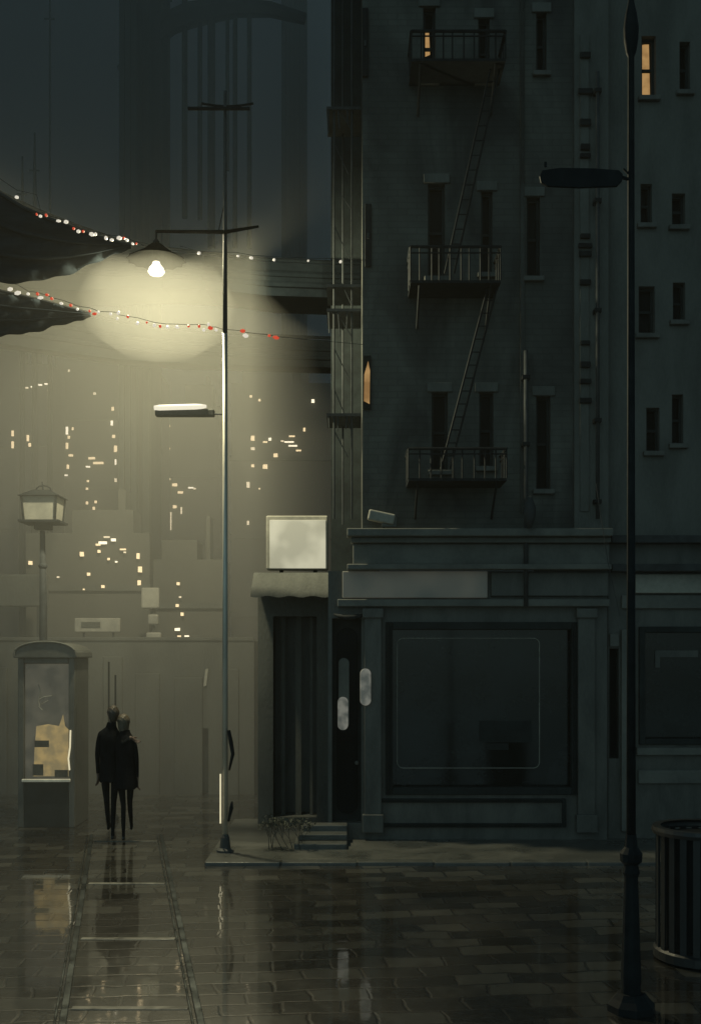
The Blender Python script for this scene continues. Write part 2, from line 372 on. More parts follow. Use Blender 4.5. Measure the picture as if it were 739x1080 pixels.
def put_window(root, h, y, lit=None, sill=True, label=None, lit_from=None, rows=2):
    x0, x1, z0, z1 = h; t = .035; bm = B()
    yy = y+.10
    box(bm, x0, x0+t, yy, yy+.06, z0, z1); box(bm, x1-t, x1, yy, yy+.06, z0, z1)
    box(bm, x0+t, x1-t, yy, yy+.06, z0, z0+t); box(bm, x0+t, x1-t, yy, yy+.06, z1-t, z1)
    for k in range(1, rows):
        zz = z0+(z1-z0)*k/rows; box(bm, x0+t, x1-t, yy+.01, yy+.05, zz-.018, zz+.018)
    fr = obj('window', bm, M['recess'], root)
    if label: fr['label'] = label
    bm = B(); box(bm, x0+.004, x1-.004, yy+.065, yy+.10, z0+.004, z1-.004)
    obj('pane', bm, M['void'], fr)
    if lit:
        zb = z0+(z1-z0)*lit[0]; zt = z0+(z1-z0)*lit[1]; xa = x0+(x1-x0)*lit[2]; xb = x0+(x1-x0)*lit[3]
        bm = B()
        prism(bm, [(xa+.01, zb), (xb, zb+.03), (xb-.015, zt), (xa, zt-.02)], yy+.045, yy+.0635)
        obj('curtain', bm, M['amber'], fr)
    if sill:
        bm = B(); box(bm, x0-.05, x1+.05, y-.07, y+.03, z0-.07, z0-.004)
        obj('sill', bm, M['shop'], fr, bevel=.01)

# ---- corner building with the shop
TOP = 15.0
cb = thing('corner_building', 'tall dark brick corner building with a big shop window at street level', 'building', (wx(480, F), F, PV))
wins = [  # px0, py0, px1, py1, lit, label
    (446, 8, 459, 86, (.42, .78, .12, .62), 'narrow window with a scrap of amber light'),
    (504, 20, 516, 86, None, None), (565, 14, 576, 76, None, None),
    (451, 194, 469, 292, None, None), (507, 202, 519, 288, None, None), (555, 208, 569, 292, None, None),
    (455, 414, 472, 496, None, None), (505, 414, 520, 492, None, None), (565, 418, 580, 516, None, None)]
hol = [rect(*q[:4], F) for q in wins]
bm = B(); holes_wall(bm, wx(382, F), wx(604, F), wz(562, F), TOP, F, hol)
obj('wall', bm, M['wall'], cb)
for q, h in zip(wins, hol): put_window(cb, h, F, q[4], label=q[5])
# lintels / pale arches over the windows
for q, h in zip(wins, hol):
    bm = B(); box(bm, h[0]-.06, h[1]+.06, F-.035, F+.02, h[3]+.004, h[3]+.13); obj('lintel', bm, M['wall2'], cb, bevel=.01)
# string course and pilaster strip on the right edge
bm = B(); box(bm, wx(604, F)+.003, wx(640, F), F-.06, F+5, wz(562, F), TOP); obj('corner_strip', bm, M['wall2'], cb)
bm = B(); box(bm, wx(548, F), wx(552, F), F-.05, F+.02, wz(540, F), TOP-.01); obj('pilaster_strip', bm, M['shop'], cb)
bm = B(); box(bm, wx(349, 16.0), wx(400, 16.0), 16.0, 22, 0, TOP-.2); obj('added_flank', bm, M['recess'], cb)  # dark flank added to cut the bright fog strip beside the building
# cornice: three stepped mouldings
bm = B()
bxp(bm, 366, 560, 640, 568, F, .34); bxp(bm, 370, 568.3, 640, 574, F, .22); bxp(bm, 372, 574.3, 640, 596, F, .12); bxp(bm, 366, 596.3, 640, 602, F, .26)
obj('cornice', bm, M['trim'], cb, bevel=.012)
# ground floor
shop_win = rect(410, 660, 606, 834, F); door = rect(350, 652, 381, 868, F); lower = rect(392, 842, 596, 872, F)
bm = B(); holes_wall(bm, wx(346, F), wx(640, F), PV-.03, wz(602.3, F), F, [shop_win, door], dep=.35)
obj('shop_wall', bm, M['shop'], cb)
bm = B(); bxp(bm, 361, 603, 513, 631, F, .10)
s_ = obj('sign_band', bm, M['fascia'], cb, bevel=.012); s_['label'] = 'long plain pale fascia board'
bm = B(); bxp(bm, 517, 604, 640, 629, F, .07); obj('fascia', bm, M['shop'], cb, bevel=.012)
bm = B(); bxp(bm, 356, 632.5, 640, 640, F, .14); obj('fascia_ledge', bm, M['trim'], cb, bevel=.01)
# shop window: outer frame, glass, thin painted border line
bm = B(); a, b_, c, d = shop_win
for q in ((a-.05, a+.05, c-.05, d+.05), (b_-.05, b_+.05, c-.05, d+.05)): box(bm, q[0], q[1], F-.05, F+.08, q[2], q[3])
for q in ((c-.05, c+.05), (d-.05, d+.05)): box(bm, a+.052, b_-.052, F-.045, F+.075, q[0], q[1])
swf = obj('shop_window', bm, M['recess'], cb, bevel=.01)
bm = B(); box(bm, a+.01, b_-.01, F+.12, F+.15, c+.01, d-.01); obj('pane', bm, M['shopglass'], swf)
bm = B(); x0, x1, z0, z1 = rect(419, 673, 570, 811, F); pts = []
for (cx_, cz_, a0) in ((x1-.08, z1-.08, 0), (x0+.08, z1-.08, 90), (x0+.08, z0+.08, 180), (x1-.08, z0+.08, 270)):
    for k in range(5): t = R(a0+k*22.5); pts.append((cx_+.08*math.cos(t), F+.115, cz_+.08*math.sin(t)))
tube(bm, pts+[pts[0]], .006, seg=5); obj('painted_border', bm, M['pale'], swf)
bm = B(); bxp(bm, 512, 784, 536, 791, F+.118, .006); bxp(bm, 505, 760, 560, 783, F+.1185, .004); obj('display_card', bm, M['recess'], swf)
# stall riser panel under the window
bm = B(); x0, x1, z0, z1 = lower
for q in ((x0, x0+.05, z0, z1), (x1-.05, x1, z0, z1), (x0+.052, x1-.052, z0, z0+.05), (x0+.052, x1-.052, z1-.05, z1)): box(bm, q[0], q[1], F-.05, F+.02, q[2], q[3])
obj('riser_panel', bm, M['recess'], cb, bevel=.008)
# pilasters of the shopfront
for p0, p1 in ((384, 402), (608, 626)):
    bm = B(); bxp(bm, p0, 642, p1, 874, F, .08); bxp(bm, p0-2, 642, p1+2, 652, F+.001, .12); bxp(bm, p0-2, 858, p1+2, 877, F+.001, .12)
    obj('pilaster', bm, M['shop'], cb, bevel=.01)
# door, with long rounded glass and a pale streak of paper
x0, x1, z0, z1 = door; bm = B(); box(bm, x0, x1, F+.20, F+.25, PV, z1); dr = obj('door', bm, M['recess'], cb)
def oval(px0, py0, px1, py1, D, t, n=20):
    cx_, rx = (wx(px0, D)+wx(px1, D))/2, abs(wx(px1, D)-wx(px0, D))/2; z_a, z_b = wz(py1, D), wz(py0, D)
    poly = []
    for k in range(n): 
        an = math.pi*k/(n-1); poly.append((cx_+rx*math.cos(an), z_b-rx+rx*math.sin(an)))
    for k in range(n):
        an = math.pi+math.pi*k/(n-1); poly.append((cx_+rx*math.cos(an), z_a+rx+rx*math.sin(an)))
    bm = B(); prism(bm, poly, D-t, D); return bm
obj('door_glass', oval(355, 662, 377, 858, F+.195, .03), M['void'], dr)
o = obj('glass_sticker', oval(357, 694, 368, 768, F+.163, .006), M['trim'], dr)
obj('poster', oval(356, 735, 367, 770, F+.155, .005), M['lanternglass'], dr)
bm = B(); lathe(bm, [(.015, 0), (.03, .01), (.03, .04), (.012, .05)], 0, 0, 10)
bmesh.ops.rotate(bm, verts=bm.verts, cent=(0, 0, 0), matrix=Matrix.Rotation(R(90), 3, 'X')); bmesh.ops.translate(bm, verts=bm.verts, vec=(x1-.06, F+.2, 1.05))
obj('handle', bm, M['trim'], dr, smooth=True)
# wall lantern cover over the door (small curved canopy)
bm = B(); pts = [(wx(352+i*6.6, F), F-.05-.10*math.sin(math.pi*i/5), wz(648+4*math.sin(math.pi*i/5), F)) for i in range(6)]
tube(bm, pts, [.012, .03, .04, .04, .03, .012], 8); o = obj('door_canopy', bm, M['black'], cb, smooth=True)

t = thing('wall_lantern', 'small pale oval wall lantern beside the dark shop door', 'wall lamp', (wx(385, F), F-.02, wz(745, F)))
obj('globe', oval(379.5, 705, 391, 744, F-.083, .05), M['lanternglass'], t, bevel=.012)
bm = B(); bxp(bm, 382, 712, 388, 738, F-.083, -.002); box(bm, wx(383, F), wx(387, F), F-.082, F-.0, wz(726, F), wz(721, F)); obj('bracket', bm, M['black'], t)

# ---- neighbour on the right
N = F+.12
nb = thing('corner_house', 'lighter grey rendered building at the right edge with small upright windows', 'building', (wx(720, N), N, PV))
nw = [(676, 38, 691, 102, (.03, .97, .12, .80), 'tall narrow window lit amber'), (716, 44, 727, 96, None, None), (675, 194, 687, 236, None, None), (708, 204, 722, 238, None, None),
      (673, 302, 690, 352, None, None), (709, 298, 722, 338, None, None), (681, 430, 695, 476, None, None), (708, 416, 720, 468, None, None), (752, 44, 764, 96, None, None), (752, 300, 764, 345, None, None)]
nh = [rect(*q[:4], N) for q in nw]
bm = B(); holes_wall(bm, wx(640, N)+.01, wx(900, N), wz(565, N), TOP, N, nh); obj('wall', bm, M['wall2'], nb)
for q, h in zip(nw, nh): put_window(nb, h, N, q[4], label=q[5], sill=True, rows=2)
bm = B(); bxp(bm, 641, 566, 900, 574, N, .20); bxp(bm, 641, 596, 900, 604, N, .24); obj('cornice', bm, M['pipe'], nb, bevel=.012)
sw2 = rect(676, 664, 760, 782, N); dr2 = rect(634+8, 684, 652, 800, N)
bm = B(); holes_wall(bm, wx(640, N)+.01, wx(900, N), PV-.03, wz(565, N)-.003, N, [sw2, dr2], dep=.3); obj('shop_wall', bm, M['shop'], nb)
bm = B(); bxp(bm, 668, 606, 900, 626, N, .10); s_ = obj('sign_band', bm, M['pale'], nb, bevel=.012); s_['label'] = 'plain grey fascia board'
bm = B(); bxp(bm, 654, 628, 900, 642, N, .06); obj('fascia', bm, M['trim'], nb, bevel=.01)
bm = B(); a, b_, c, d = sw2
for q in ((a-.04, a+.04, c-.04, d+.04), (b_-.04, b_+.04, c-.04, d+.04)): box(bm, q[0], q[1], N-.05, N+.08, q[2], q[3])
for q in ((c-.04, c+.04), (d-.04, d+.04)): box(bm, a+.042, b_-.042, N-.045, N+.075, q[0], q[1])
sf = obj('shop_window', bm, M['recess'], nb, bevel=.01)
bm = B(); box(bm, a+.01, b_-.01, N+.12, N+.15, c+.01, d-.01); obj('pane', bm, M['shopglass'], sf)
bm = B(); bxp(bm, 690, 686, 735, 693, N+.115, .02); bxp(bm, 690, 693, 695, 704, N+.115, .02); obj('display_shelf', bm, M['shop'], sf)
x0, x1, z0, z1 = dr2; bm = B(); box(bm, x0, x1, N+.14, N+.18, z0, z1); obj('side_pane', bm, M['void'], nb)
bm = B(); bxp(bm, 653.5, 664, 666, 876, N, .09); bxp(bm, 642, 668, 652, 682, N, .05); obj('pilaster', bm, M['trim'], nb, bevel=.01)
bm = B(); bxp(bm, 670, 788, 900, 796, N, .08); bxp(bm, 672, 812, 900, 826, N, .05); obj('sill_band', bm, M['trim'], nb, bevel=.01)

# ---- drainpipes
def drain(px, py0, py1, D, r, label, brk=()):
    t = thing('drainpipe', label, 'drainpipe', (wx(px, D), D-.1, wz(py1, D)))
    bm = B(); tube(bm, [(wx(px, D), D-.10, wz(py0, D)), (wx(px, D), D-.10, wz(py1, D))], r, 10); obj('pipe', bm, M['pipe'], t, smooth=True)
    for py in brk:
        bm = B(); box(bm, wx(px, D)-r-.02, wx(px, D)+r+.02, D-.10-r-.012, D, wz(py, D)-.025, wz(py, D)+.025); obj('bracket', bm, M['black'], t)
    return t
drain(628, 80, 548, F-.06, .026, 'straight dark drainpipe on the strip between the two right-hand buildings', (100, 215, 330, 445, 530))
d_ = drain(553, 372, 640, F-.05, .03, 'dark drainpipe that ends in a swollen hopper over the shop fascia', (400, 470))
bm = B(); lathe(bm, [(.03, wz(560, F)), (.075, wz(550, F)), (.085, wz(540, F)), (.03, wz(528, F))], wx(553, F), F-.40, 12); obj('hopper', bm, M['pipe'], d_, smooth=True)
# cable clamps in a ladder-like column
t = thing('cable_duct', 'vertical cable duct with a column of small dark clamps on the building strip', 'cable duct', (wx(615, F), F-.06, wz(540, F)))
bm = B(); box(bm, wx(610, F), wx(619, F), F-.085, F-.0605, wz(540, F), wz(40, F)); obj('duct', bm, M['wall2'], t)
for py in (62, 100, 132, 158, 168, 252, 262, 270, 300, 364, 386, 404, 424):
    bm = B(); ww = random.uniform(.06, .10); box(bm, wx(615, F)-ww, wx(615, F)+ww, F-.13, F-.0852, wz(py, F)-random.uniform(.025, .06), wz(py, F)+.03); obj('clamp', bm, M['black'], t, bevel=.01)

# ---- front fire escape
fe = thing('fire_escape', 'black iron fire escape with three railed balconies joined by slanting ladders', 'fire escape', (wx(478, F), F-.5, wz(520, F)))
def balcony(root, px0, px1, ptop, pbot, D, dep, nb_):
    # platform
    x0, x1, zt, zb = wx(px0, D), wx(px1, D), wz(ptop, D), wz(pbot, D)
    bm = B(); box(bm, x0, x1, D-dep, D-.01, zb-.035, zb)
    for k in range(2): xx = (x0+.12, x1-.12)[k]; tube(bm, [(xx, D-.02, zb-.45), (xx, D-dep+.05, zb-.04)], .016, 6)
    pl = obj('balcony', bm, M['black'], root)
    bm = B()
    loop = [(x0, D-.02), (x0, D-dep+.01), (x1, D-dep+.01), (x1, D-.02)]
    for zz, r in ((zt, .02), (zt-(zt-zb)*.18, .010)):
        for e in range(3): tube(bm, [(*loop[e], zz), (*loop[e+1], zz)], r, 6)
    for k in range(nb_+1):
        xx = x0+(x1-x0)*k/nb_+random.uniform(-.02, .02) if 0 < k < nb_ else x0+(x1-x0)*k/nb_
        tube(bm, [(xx, D-dep+.01, zb), (xx, D-dep+.01, zt)], .011, 5)
    for k in range(1, 3):
        yy = D-dep*k/3; [tube(bm, [(xx, yy, zb), (xx, yy, zt)], .011, 5) for xx in (x0, x1)]
    obj('railing', bm, M['black'], pl)
    return x0, x1, zt, zb
def ladder(root, p, q, wdt, n=14):
    p, q = Vector(p), Vector(q); bm = B(); off = Vector((wdt, 0, 0))
    for o_ in (Vector((0, 0, 0)), off): tube(bm, [p+o_, q+o_], .014, 6)
    for k in range(1, n): a = p.lerp(q, k/n); tube(bm, [a, a+off], .008, 5)
    obj('ladder', bm, M['black'], root)
for px0, px1, pt, pb in ((431, 526, 60, 88), (430, 521, 278, 312), (428, 527, 482, 512)):
    balcony(fe, px0, px1, pt, pb, F, .62, 9)
ladder(fe, (wx(466, F), F-.42, wz(300, F)), (wx(513, F), F-.42, wz(88, F)), .12)
ladder(fe, (wx(462, F), F-.42, wz(500, F)), (wx(510, F), F-.42, wz(314, F)), .12)

# ---- rickety iron stack on the left flank of the corner building
sf_ = thing('side_fire_escape', 'thin iron frame of posts and landings clinging to the corner building\'s left flank', 'fire escape', (wx(366, F), F+.4, wz(560, F)))
for px, yy in ((352, F+.25), (371, F+.25), (361, F+.9)):
    bm = B(); tube(bm, [(wx(px, F), yy, wz(545, F)), (wx(px, F), yy, TOP)], .014, 6); obj('post', bm, M['pipe'], sf_)
for py in (106, 296, 322, 434):
    bm = B(); box(bm, wx(344, F), wx(381, F), F+.2, F+1.0, wz(py, F)-.02, wz(py, F)+.02)
    if py != 296:
        for px in (346, 356, 366): tube(bm, [(wx(px, F), F+.22, wz(py, F)), (wx(px+random.uniform(-2, 2), F), F+.22, wz(py+random.uniform(14, 30), F))], .010, 5)
    obj('landing', bm, M['pipe'], sf_)
for k in range(9):
    bm = B(); z0_ = wz(100+k*44, F); tube(bm, [(wx(353, F), F+.25, z0_), (wx(370+random.uniform(-4, 1), F), F+.25, z0_-random.uniform(.3, .55))], .007, 5); obj('brace', bm, M['pipe'], sf_)
# flank windows of the corner building, seen as slots by the corner
t = thing('window_shutter', 'narrow half-open shutter box glowing amber at the left corner of the building', 'shutter', (wx(387, F), F, wz(430, F)))
bm = B(); bxp(bm, 383, 376, 391, 432, F, .05); obj('shutter_box', bm, M['recess'], t)
bm = B(); prism(bm, [(wx(383.5, F), wz(424, F)), (wx(389.5, F), wz(427, F)), (wx(390, F), wz(392, F)), (wx(388, F), wz(382, F)), (wx(384, F), wz(396, F))], F-.062, F-.052); obj('lit_glass', bm, M['amber'], t)
for py0, py1, px in ((10, 82, 379), (216, 282, 388)):
    t = thing('shutter', 'closed black shutter %s at the left corner of the building' % ('in the top storey' if py0 == 10 else 'level with the middle balcony'), 'shutter', (wx(px, F), F, wz(py1, F)))
    bm = B(); bxp(bm, px-3.5 if px > 382 else px+3, py0, px+3.5 if px > 382 else px+9, py1, F, .045)
    obj('shutter_leaf', bm, M['black'], t, bevel=.008)
    bm = B(); bxp(bm, (px if px > 382 else px+6)-1, (py0+py1)/2-3, (px if px > 382 else px+6)+1, (py0+py1)/2+3, F-.0455, .02); obj('catch', bm, M['pipe'], t)

# ---- annex / entrance to the left of the shop
AX = F+1.3
an = thing('entrance_annex', 'low flat-roofed entrance block beside the shop with a pale awning and upright posts', 'building', (wx(308, AX), AX, PV))
ah = rect(288, 650, 334, 862, AX)
bm = B(); holes_wall(bm, wx(272, AX), wx(350, AX), PV-.03, wz(604, AX), AX, [ah], dep=.6, thick=3.0); obj('wall', bm, M['hoard'], an)
bm = B(); box(bm, ah[0], ah[1], AX+.5, AX+.55, ah[2], ah[3]); obj('door', bm, M['shop'], an)
for p0, p1 in ((297, 301), (312, 318), (327, 330)):
    bm = B(); bxp(bm, p0, 650, p1, 864, AX+.3, .08); obj('door_post', bm, M['hoard'], an)
# awning: sloping canvas with scalloped valance
bm = B(); x0, x1 = wx(268, AX), wx(347, AX)
zt, zb = wz(604, AX), wz(626, AX); n = 24
ra = [bm.verts.new((x0+(x1-x0)*k/n, AX-.02, zt)) for k in range(n+1)]
rb_ = [bm.verts.new((x0+(x1-x0)*k/n, AX-.55, zb+.01*math.sin(k*1.3))) for k in range(n+1)]
rc = [bm.verts.new((x0+(x1-x0)*k/n, AX-.56, zb-.075-.012*math.sin(k*.9))) for k in range(n+1)]
for k in range(n):
    bm.faces.new((ra[k], ra[k+1], rb_[k+1], rb_[k])); bm.faces.new((rb_[k], rb_[k+1], rc[k+1], rc[k]))
o = obj('awning', bm, M['hoard'], an, smooth=True)
# sign box standing on the annex roof
bs = thing('illuminated_sign', 'blank square illuminated box sign standing above the entrance awning', 'sign', (wx(314, AX), AX+.2, wz(604, AX)))
bm = B(); bxp(bm, 282, 546, 346, 602, AX+.30, .26); obj('cabinet', bm, M['pale'], bs, bevel=.02)
bm = B(); bxp(bm, 284.5, 548.5, 343.5, 599.5, AX+.038, .012); obj('sign_face', bm, M['signface'], bs, bevel=.004)
for px in (296, 332):
    bm = B(); tube(bm, [(wx(px, AX), AX+.17, wz(605, AX)), (wx(px, AX), AX+.17, wz(601, AX))], .03, 8); obj('sign_leg', bm, M['black'], bs)
# floodlight on the cornice
t = thing('floodlight', 'small pale floodlight with a tilted head on the cornice above the sign band', 'floodlight', (wx(403, F), F-.2, wz(560, F)))
bm = B(); v = bxp(bm, 388, 541, 416, 552, F-.12, .14); bmesh.ops.rotate(bm, verts=v, cent=(wx(402, F), F-.2, wz(547, F)), matrix=Matrix.Rotation(R(12), 3, 'Y')); obj('housing', bm, M['pale'], t, bevel=.02)
bm = B(); v = bxp(bm, 402, 546, 418, 557, F-.10, .12); obj('lamp_head', bm, M['trim'], t, bevel=.02)
bm = B(); tube(bm, [(wx(404, F), F-.18, wz(552, F)), (wx(404, F), F-.18, wz(560.5, F))], .016, 6); obj('stem', bm, M['black'], t)
# entrance steps
t = thing('entrance_steps', 'three low stone steps in front of the shop door', 'steps', (wx(338, 14.2), 14.2, PV))
for k, (y0, zz) in enumerate(((13.95, .07), (14.2, .15), (14.45, .23))):
    bm = B(); box(bm, wx(311+k*4, 14.2), wx(366, 14.2), y0, 14.69, PV-.03 if k == 0 else PV+.07*k, PV+zz); obj('step', bm, M['kerb'], t, bevel=.012)
# scraggy dry bush beside the steps
t = thing('dry_bush', 'scraggy leafless bush on the pavement left of the entrance steps', 'bush', (wx(298, 14.0), 14.0, PV))
bm = B(); tips = []
def twig(p, d, l, r, lev):
    q = p+d*l; tube(bm, [p, q], [r, r*.6], 5)
    if lev == 0: tips.append(q); return
    for k in range(3 if lev > 1 else 2):
        nd = (d+Vector((random.uniform(-.7, .7), random.uniform(-.6, .6), random.uniform(-.2, .5)))).normalized(); twig(q, nd, l*random.uniform(.6, .85), r*.62, lev-1)
for k in range(9):
    twig(Vector((wx(298, 14.0)+random.uniform(-.3, .25), 14.0+random.uniform(-.08, .08), PV)), Vector((random.uniform(-.6, .6), random.uniform(-.3, .3), 1)).normalized(), .15, .006, 3)
obj('branches', bm, M['twig'], t)
bm = B()
for q in tips:
    for k in range(2):
        c = q+Vector((random.uniform(-.04, .04), random.uniform(-.04, .04), random.uniform(-.04, .02))); a = Vector((random.uniform(-1, 1), random.uniform(-1, 1), random.uniform(-1, 1))).normalized()*random.uniform(.012, .03)
        b2 = a.cross(Vector((random.uniform(-1, 1), .3, random.uniform(-1, 1)))).normalized()*.012
        bm.faces.new([bm.verts.new(c+v_) for v_ in (-a, b2, a, -b2)])
obj('leaves', bm, M['leafm'], t)

# ------------------------------------------------------------------ lamp pole
PD = 13.8; PX = wx(237.5, PD)
pt = thing('utility_pole', 'tall slim street pole with cross arms, its lower shaft rimmed with bright light', 'pole', (PX, PD, PV))
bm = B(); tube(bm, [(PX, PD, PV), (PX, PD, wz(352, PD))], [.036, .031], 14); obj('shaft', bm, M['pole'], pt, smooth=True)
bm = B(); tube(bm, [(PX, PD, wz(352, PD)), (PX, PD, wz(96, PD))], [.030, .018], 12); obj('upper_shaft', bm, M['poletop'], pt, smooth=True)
bm = B(); lathe(bm, [(.11, PV), (.11, PV+.025), (.07, PV+.05), (.055, PV+.18), (.04, PV+.22)], PX, PD, 16); obj('base', bm, M['poletop'], pt, smooth=False)
# arms
bm = B(); tube(bm, [(wx(199, PD), PD-.06, wz(117, PD)), (wx(264, PD), PD-.06, wz(117, PD))], .022, 6); obj('cross_arm', bm, M['black'], pt)
bm = B(); tube(bm, [(wx(212+i*5.5, PD), PD+.05, wz(107+3*math.sin(math.pi*i/10), PD)) for i in range(11)], .014, 6); obj('cross_arm', bm, M['black'], pt)
bm = B(); tube(bm, [(wx(274, PD), PD-.22, wz(246, PD)), (PX, PD-.055, wz(246.5, PD)), (LX, LY, wz(244, LY))], [.016, .026, .02], 8); obj('lamp_arm', bm, M['shade'], pt)
bm = B()
tube(bm, [(PX, PD, wz(160, PD)), (PX+.02, PD-.05, wz(205, PD)), (PX-.10, PD+.1, wz(243, PD))], .007, 5); obj('stay_wire', bm, M['wire'], pt)
# loose cable and boxes low on the pole
bm = B(); tube(bm, [(PX+.05, PD-.03, wz(770, PD)), (PX+.075, PD-.03, wz(782, PD)), (PX+.10, PD-.03, wz(795, PD)), (PX+.055, PD-.03, wz(812, PD))], [.02, .028, .024, .012], 7); obj('cable_box', bm, M['black'], pt, smooth=True)
bm = B(); tube(bm, [(PX+.09, PD-.02, wz(845, PD)), (PX+.08, PD-.02, wz(852, PD)), (PX+.045, PD-.02, wz(866, PD))], [.012, .026, .014], 7); obj('cable_box', bm, M['black'], pt, smooth=True)
bm = B(); tube(bm, [(PX-.056, PD-.03, wz(868, PD)), (PX-.056, PD-.03, wz(816, PD))], .010, 6); c_ = obj('rim_glow', bm, M['slit'], pt)  # lamp's rim highlight on the pole, put in as a glowing strip
# sign slab on the pole, its lamplight put in as glow
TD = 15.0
tl = thing('glowing_slab', 'short horizontal white sign slab, glowing of itself, reaching left from the slim pole', 'street light', (wx(195, TD), TD, wz(434, TD)))
bm = B(); bxp(bm, 165, 433.0, 227, 440.5, TD+.10, .12); obj('housing', bm, M['hoard'], tl, bevel=.02)  # dark strip put in where the slab's shadow falls
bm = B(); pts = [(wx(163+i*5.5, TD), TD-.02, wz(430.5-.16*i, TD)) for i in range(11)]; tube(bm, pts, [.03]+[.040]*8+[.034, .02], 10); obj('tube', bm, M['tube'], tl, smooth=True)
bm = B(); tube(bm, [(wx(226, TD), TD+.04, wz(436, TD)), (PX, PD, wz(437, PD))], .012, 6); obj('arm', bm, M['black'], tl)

# hanging lamp
lp = thing('hanging_lamp', 'glowing lamp with a wide pleated conical shade hung from the end of the pole arm', 'street lamp', (LX, LY, LZ))
ztip, zrim = wz(257, LY), wz(274, LY); bm = B(); seg = 28
prof = [(.035, ztip+.015), (.08, ztip-.015), (.20, ztip-.11), (.385, zrim+.005)]
rings = [[bm.verts.new((LX+r*(1+(.05 if k % 2 else -.03)*(i > 0))*math.cos(2*math.pi*k/seg), LY+r*(1+(.05 if k % 2 else -.03)*(i > 0))*math.sin(2*math.pi*k/seg), z-(.012 if k % 2 and i > 1 else 0))) for k in range(seg)] for i, (r, z) in enumerate(prof)]
for i in range(3):
    for k in range(seg): bm.faces.new((rings[i][k], rings[i][(k+1) % seg], rings[i+1][(k+1) % seg], rings[i+1][k]))
bm.faces.new(rings[0])
o = obj('lamp_shade', bm, M['shade'], lp); sm = o.modifiers.new('thickness', 'SOLIDIFY'); sm.thickness = .008
bm = B(); tube(bm, [(LX, LY, ztip), (LX, LY, wz(243, LY)+.0)], .014, 8); lathe(bm, [(.03, ztip-.01), (.045, ztip+.03), (.02, ztip+.06)], LX, LY, 10); obj('hanger', bm, M['black'], lp)
bm = B(); zb = wz(291, LY)
lathe(bm, [(.02, zb+.0), (.085, zb+.015), (.115, zb+.055), (.095, zb+.11), (.06, zb+.15), (.045, zb+.19)], LX, LY, 18); obj('bulb', bm, M['bulb'], lp, smooth=True)
lo.location = (LX, LY, zb+.09)
# faceted halo of denser mist
def globe_poly():
    D = LY; px = [(98, 338), (92, 352), (101, 372)]
    prof = [(30, 283), (68, 291), (80, 318), (70, 352), (38, 373), (6, 378)]
    bm = B(); seg = 8; rings = []
    for r, py in prof:
        rr = r*1.06/FPX*D; rings.append([bm.verts.new((wx(167, D)+rr*math.cos(2*math.pi*(k+.3)/seg), D+rr*math.sin(2*math.pi*(k+.3)/seg), wz(py, D))) for k in range(seg)])
    for i in range(len(rings)-1):
        for k in range(seg): bm.faces.new((rings[i][k], rings[i][(k+1) % seg], rings[i+1][(k+1) % seg], rings[i+1][k]))
    bm.faces.new(rings[0]); bm.faces.new(rings[-1]); return bm
gm = bpy.data.materials.new('lit mist globe'); gm.use_nodes = True; g = gm.node_tree; g.nodes.remove(g.nodes['Principled BSDF'])
va = g.nodes.new('ShaderNodeVolumeScatter'); va.inputs['Density'].default_value = .075; va.inputs['Color'].default_value = (.9, .9, .85, 1)
g.links.new(va.outputs[0], g.nodes['Material Output'].inputs['Volume'])
gl = obj('mist_globe', globe_poly(), gm, lp)
gl['label'] = 'faint faceted globe of lit mist'

# ------------------------------------------------------------------ string lights
def string(label, dots, D, extra):
    t = thing('string_lights', label, 'string lights', (wx(dots[len(dots)//2][0], D), D, wz(dots[len(dots)//2][1], D)))
    pts = sorted({d[0]: d[1] for d in dots}.items())
    cab = []
    pp = [(extra[0])]+pts+[(extra[1])]
    sm_ = []
    for i, (x, y) in enumerate(pp):
        nb2 = pp[max(0, i-2):i+3]; sm_.append((x, sum(q[1] for q in nb2)/len(nb2) if 0 < i < len(pp)-1 else y))
    bm = B(); tube(bm, [(wx(x, D), D, wz(y-2.5, D)) for x, y in sm_], .0035, 5); obj('cable', bm, M['wire'], t)
    for (x, y, c, wd) in dots:
        bm = B(); rx = wd*.38/FPX*D; rz = min(rx, 1.7/FPX*D); ang = random.uniform(-.3, .3)
        r_ = bmesh.ops.create_icosphere(bm, subdivisions=1, radius=1.05)
        bmesh.ops.scale(bm, verts=r_['verts'], vec=(rx, rz, rz*random.uniform(.9, 1.4)))
        bmesh.ops.rotate(bm, verts=r_['verts'], cent=(0, 0, 0), matrix=Matrix.Rotation(ang, 3, 'Y'))
        bmesh.ops.translate(bm, verts=r_['verts'], vec=(wx(x, D), D, wz(y, D)))
        obj('bulb', bm, M['lred'] if c == 'r' else M['lwhite'], t)
W_, R_ = 'w', 'r'
string('upper string of mixed red and white lights sagging in from the top left', [(18, 208, W_, 6), (39, 226, R_, 3), (43, 228, W_, 5), (49, 227, R_, 4), (62, 233, W_, 7), (70, 234, W_, 7), (78, 241, R_, 4), (83, 244, W_, 6), (88, 244, R_, 4),
    (97, 247, W_, 8), (101, 247, W_, 4), (112, 251, W_, 5), (118, 253, W_, 6), (126, 251, W_, 8), (131, 251, R_, 4), (134, 253, W_, 5), (140, 257, W_, 4), (144, 257, R_, 3)], 13.9, [(-60, 150), (152, 262)])
string('short string of sparse white lights right of the lamp, ending at the corner building', [(210, 267, W_, 5), (251, 270, W_, 4), (265, 272, W_, 6), (289, 274, W_, 4), (325, 275, W_, 3), (359, 276, W_, 4)], 14.66, [(190, 262), (383.5, 277)])
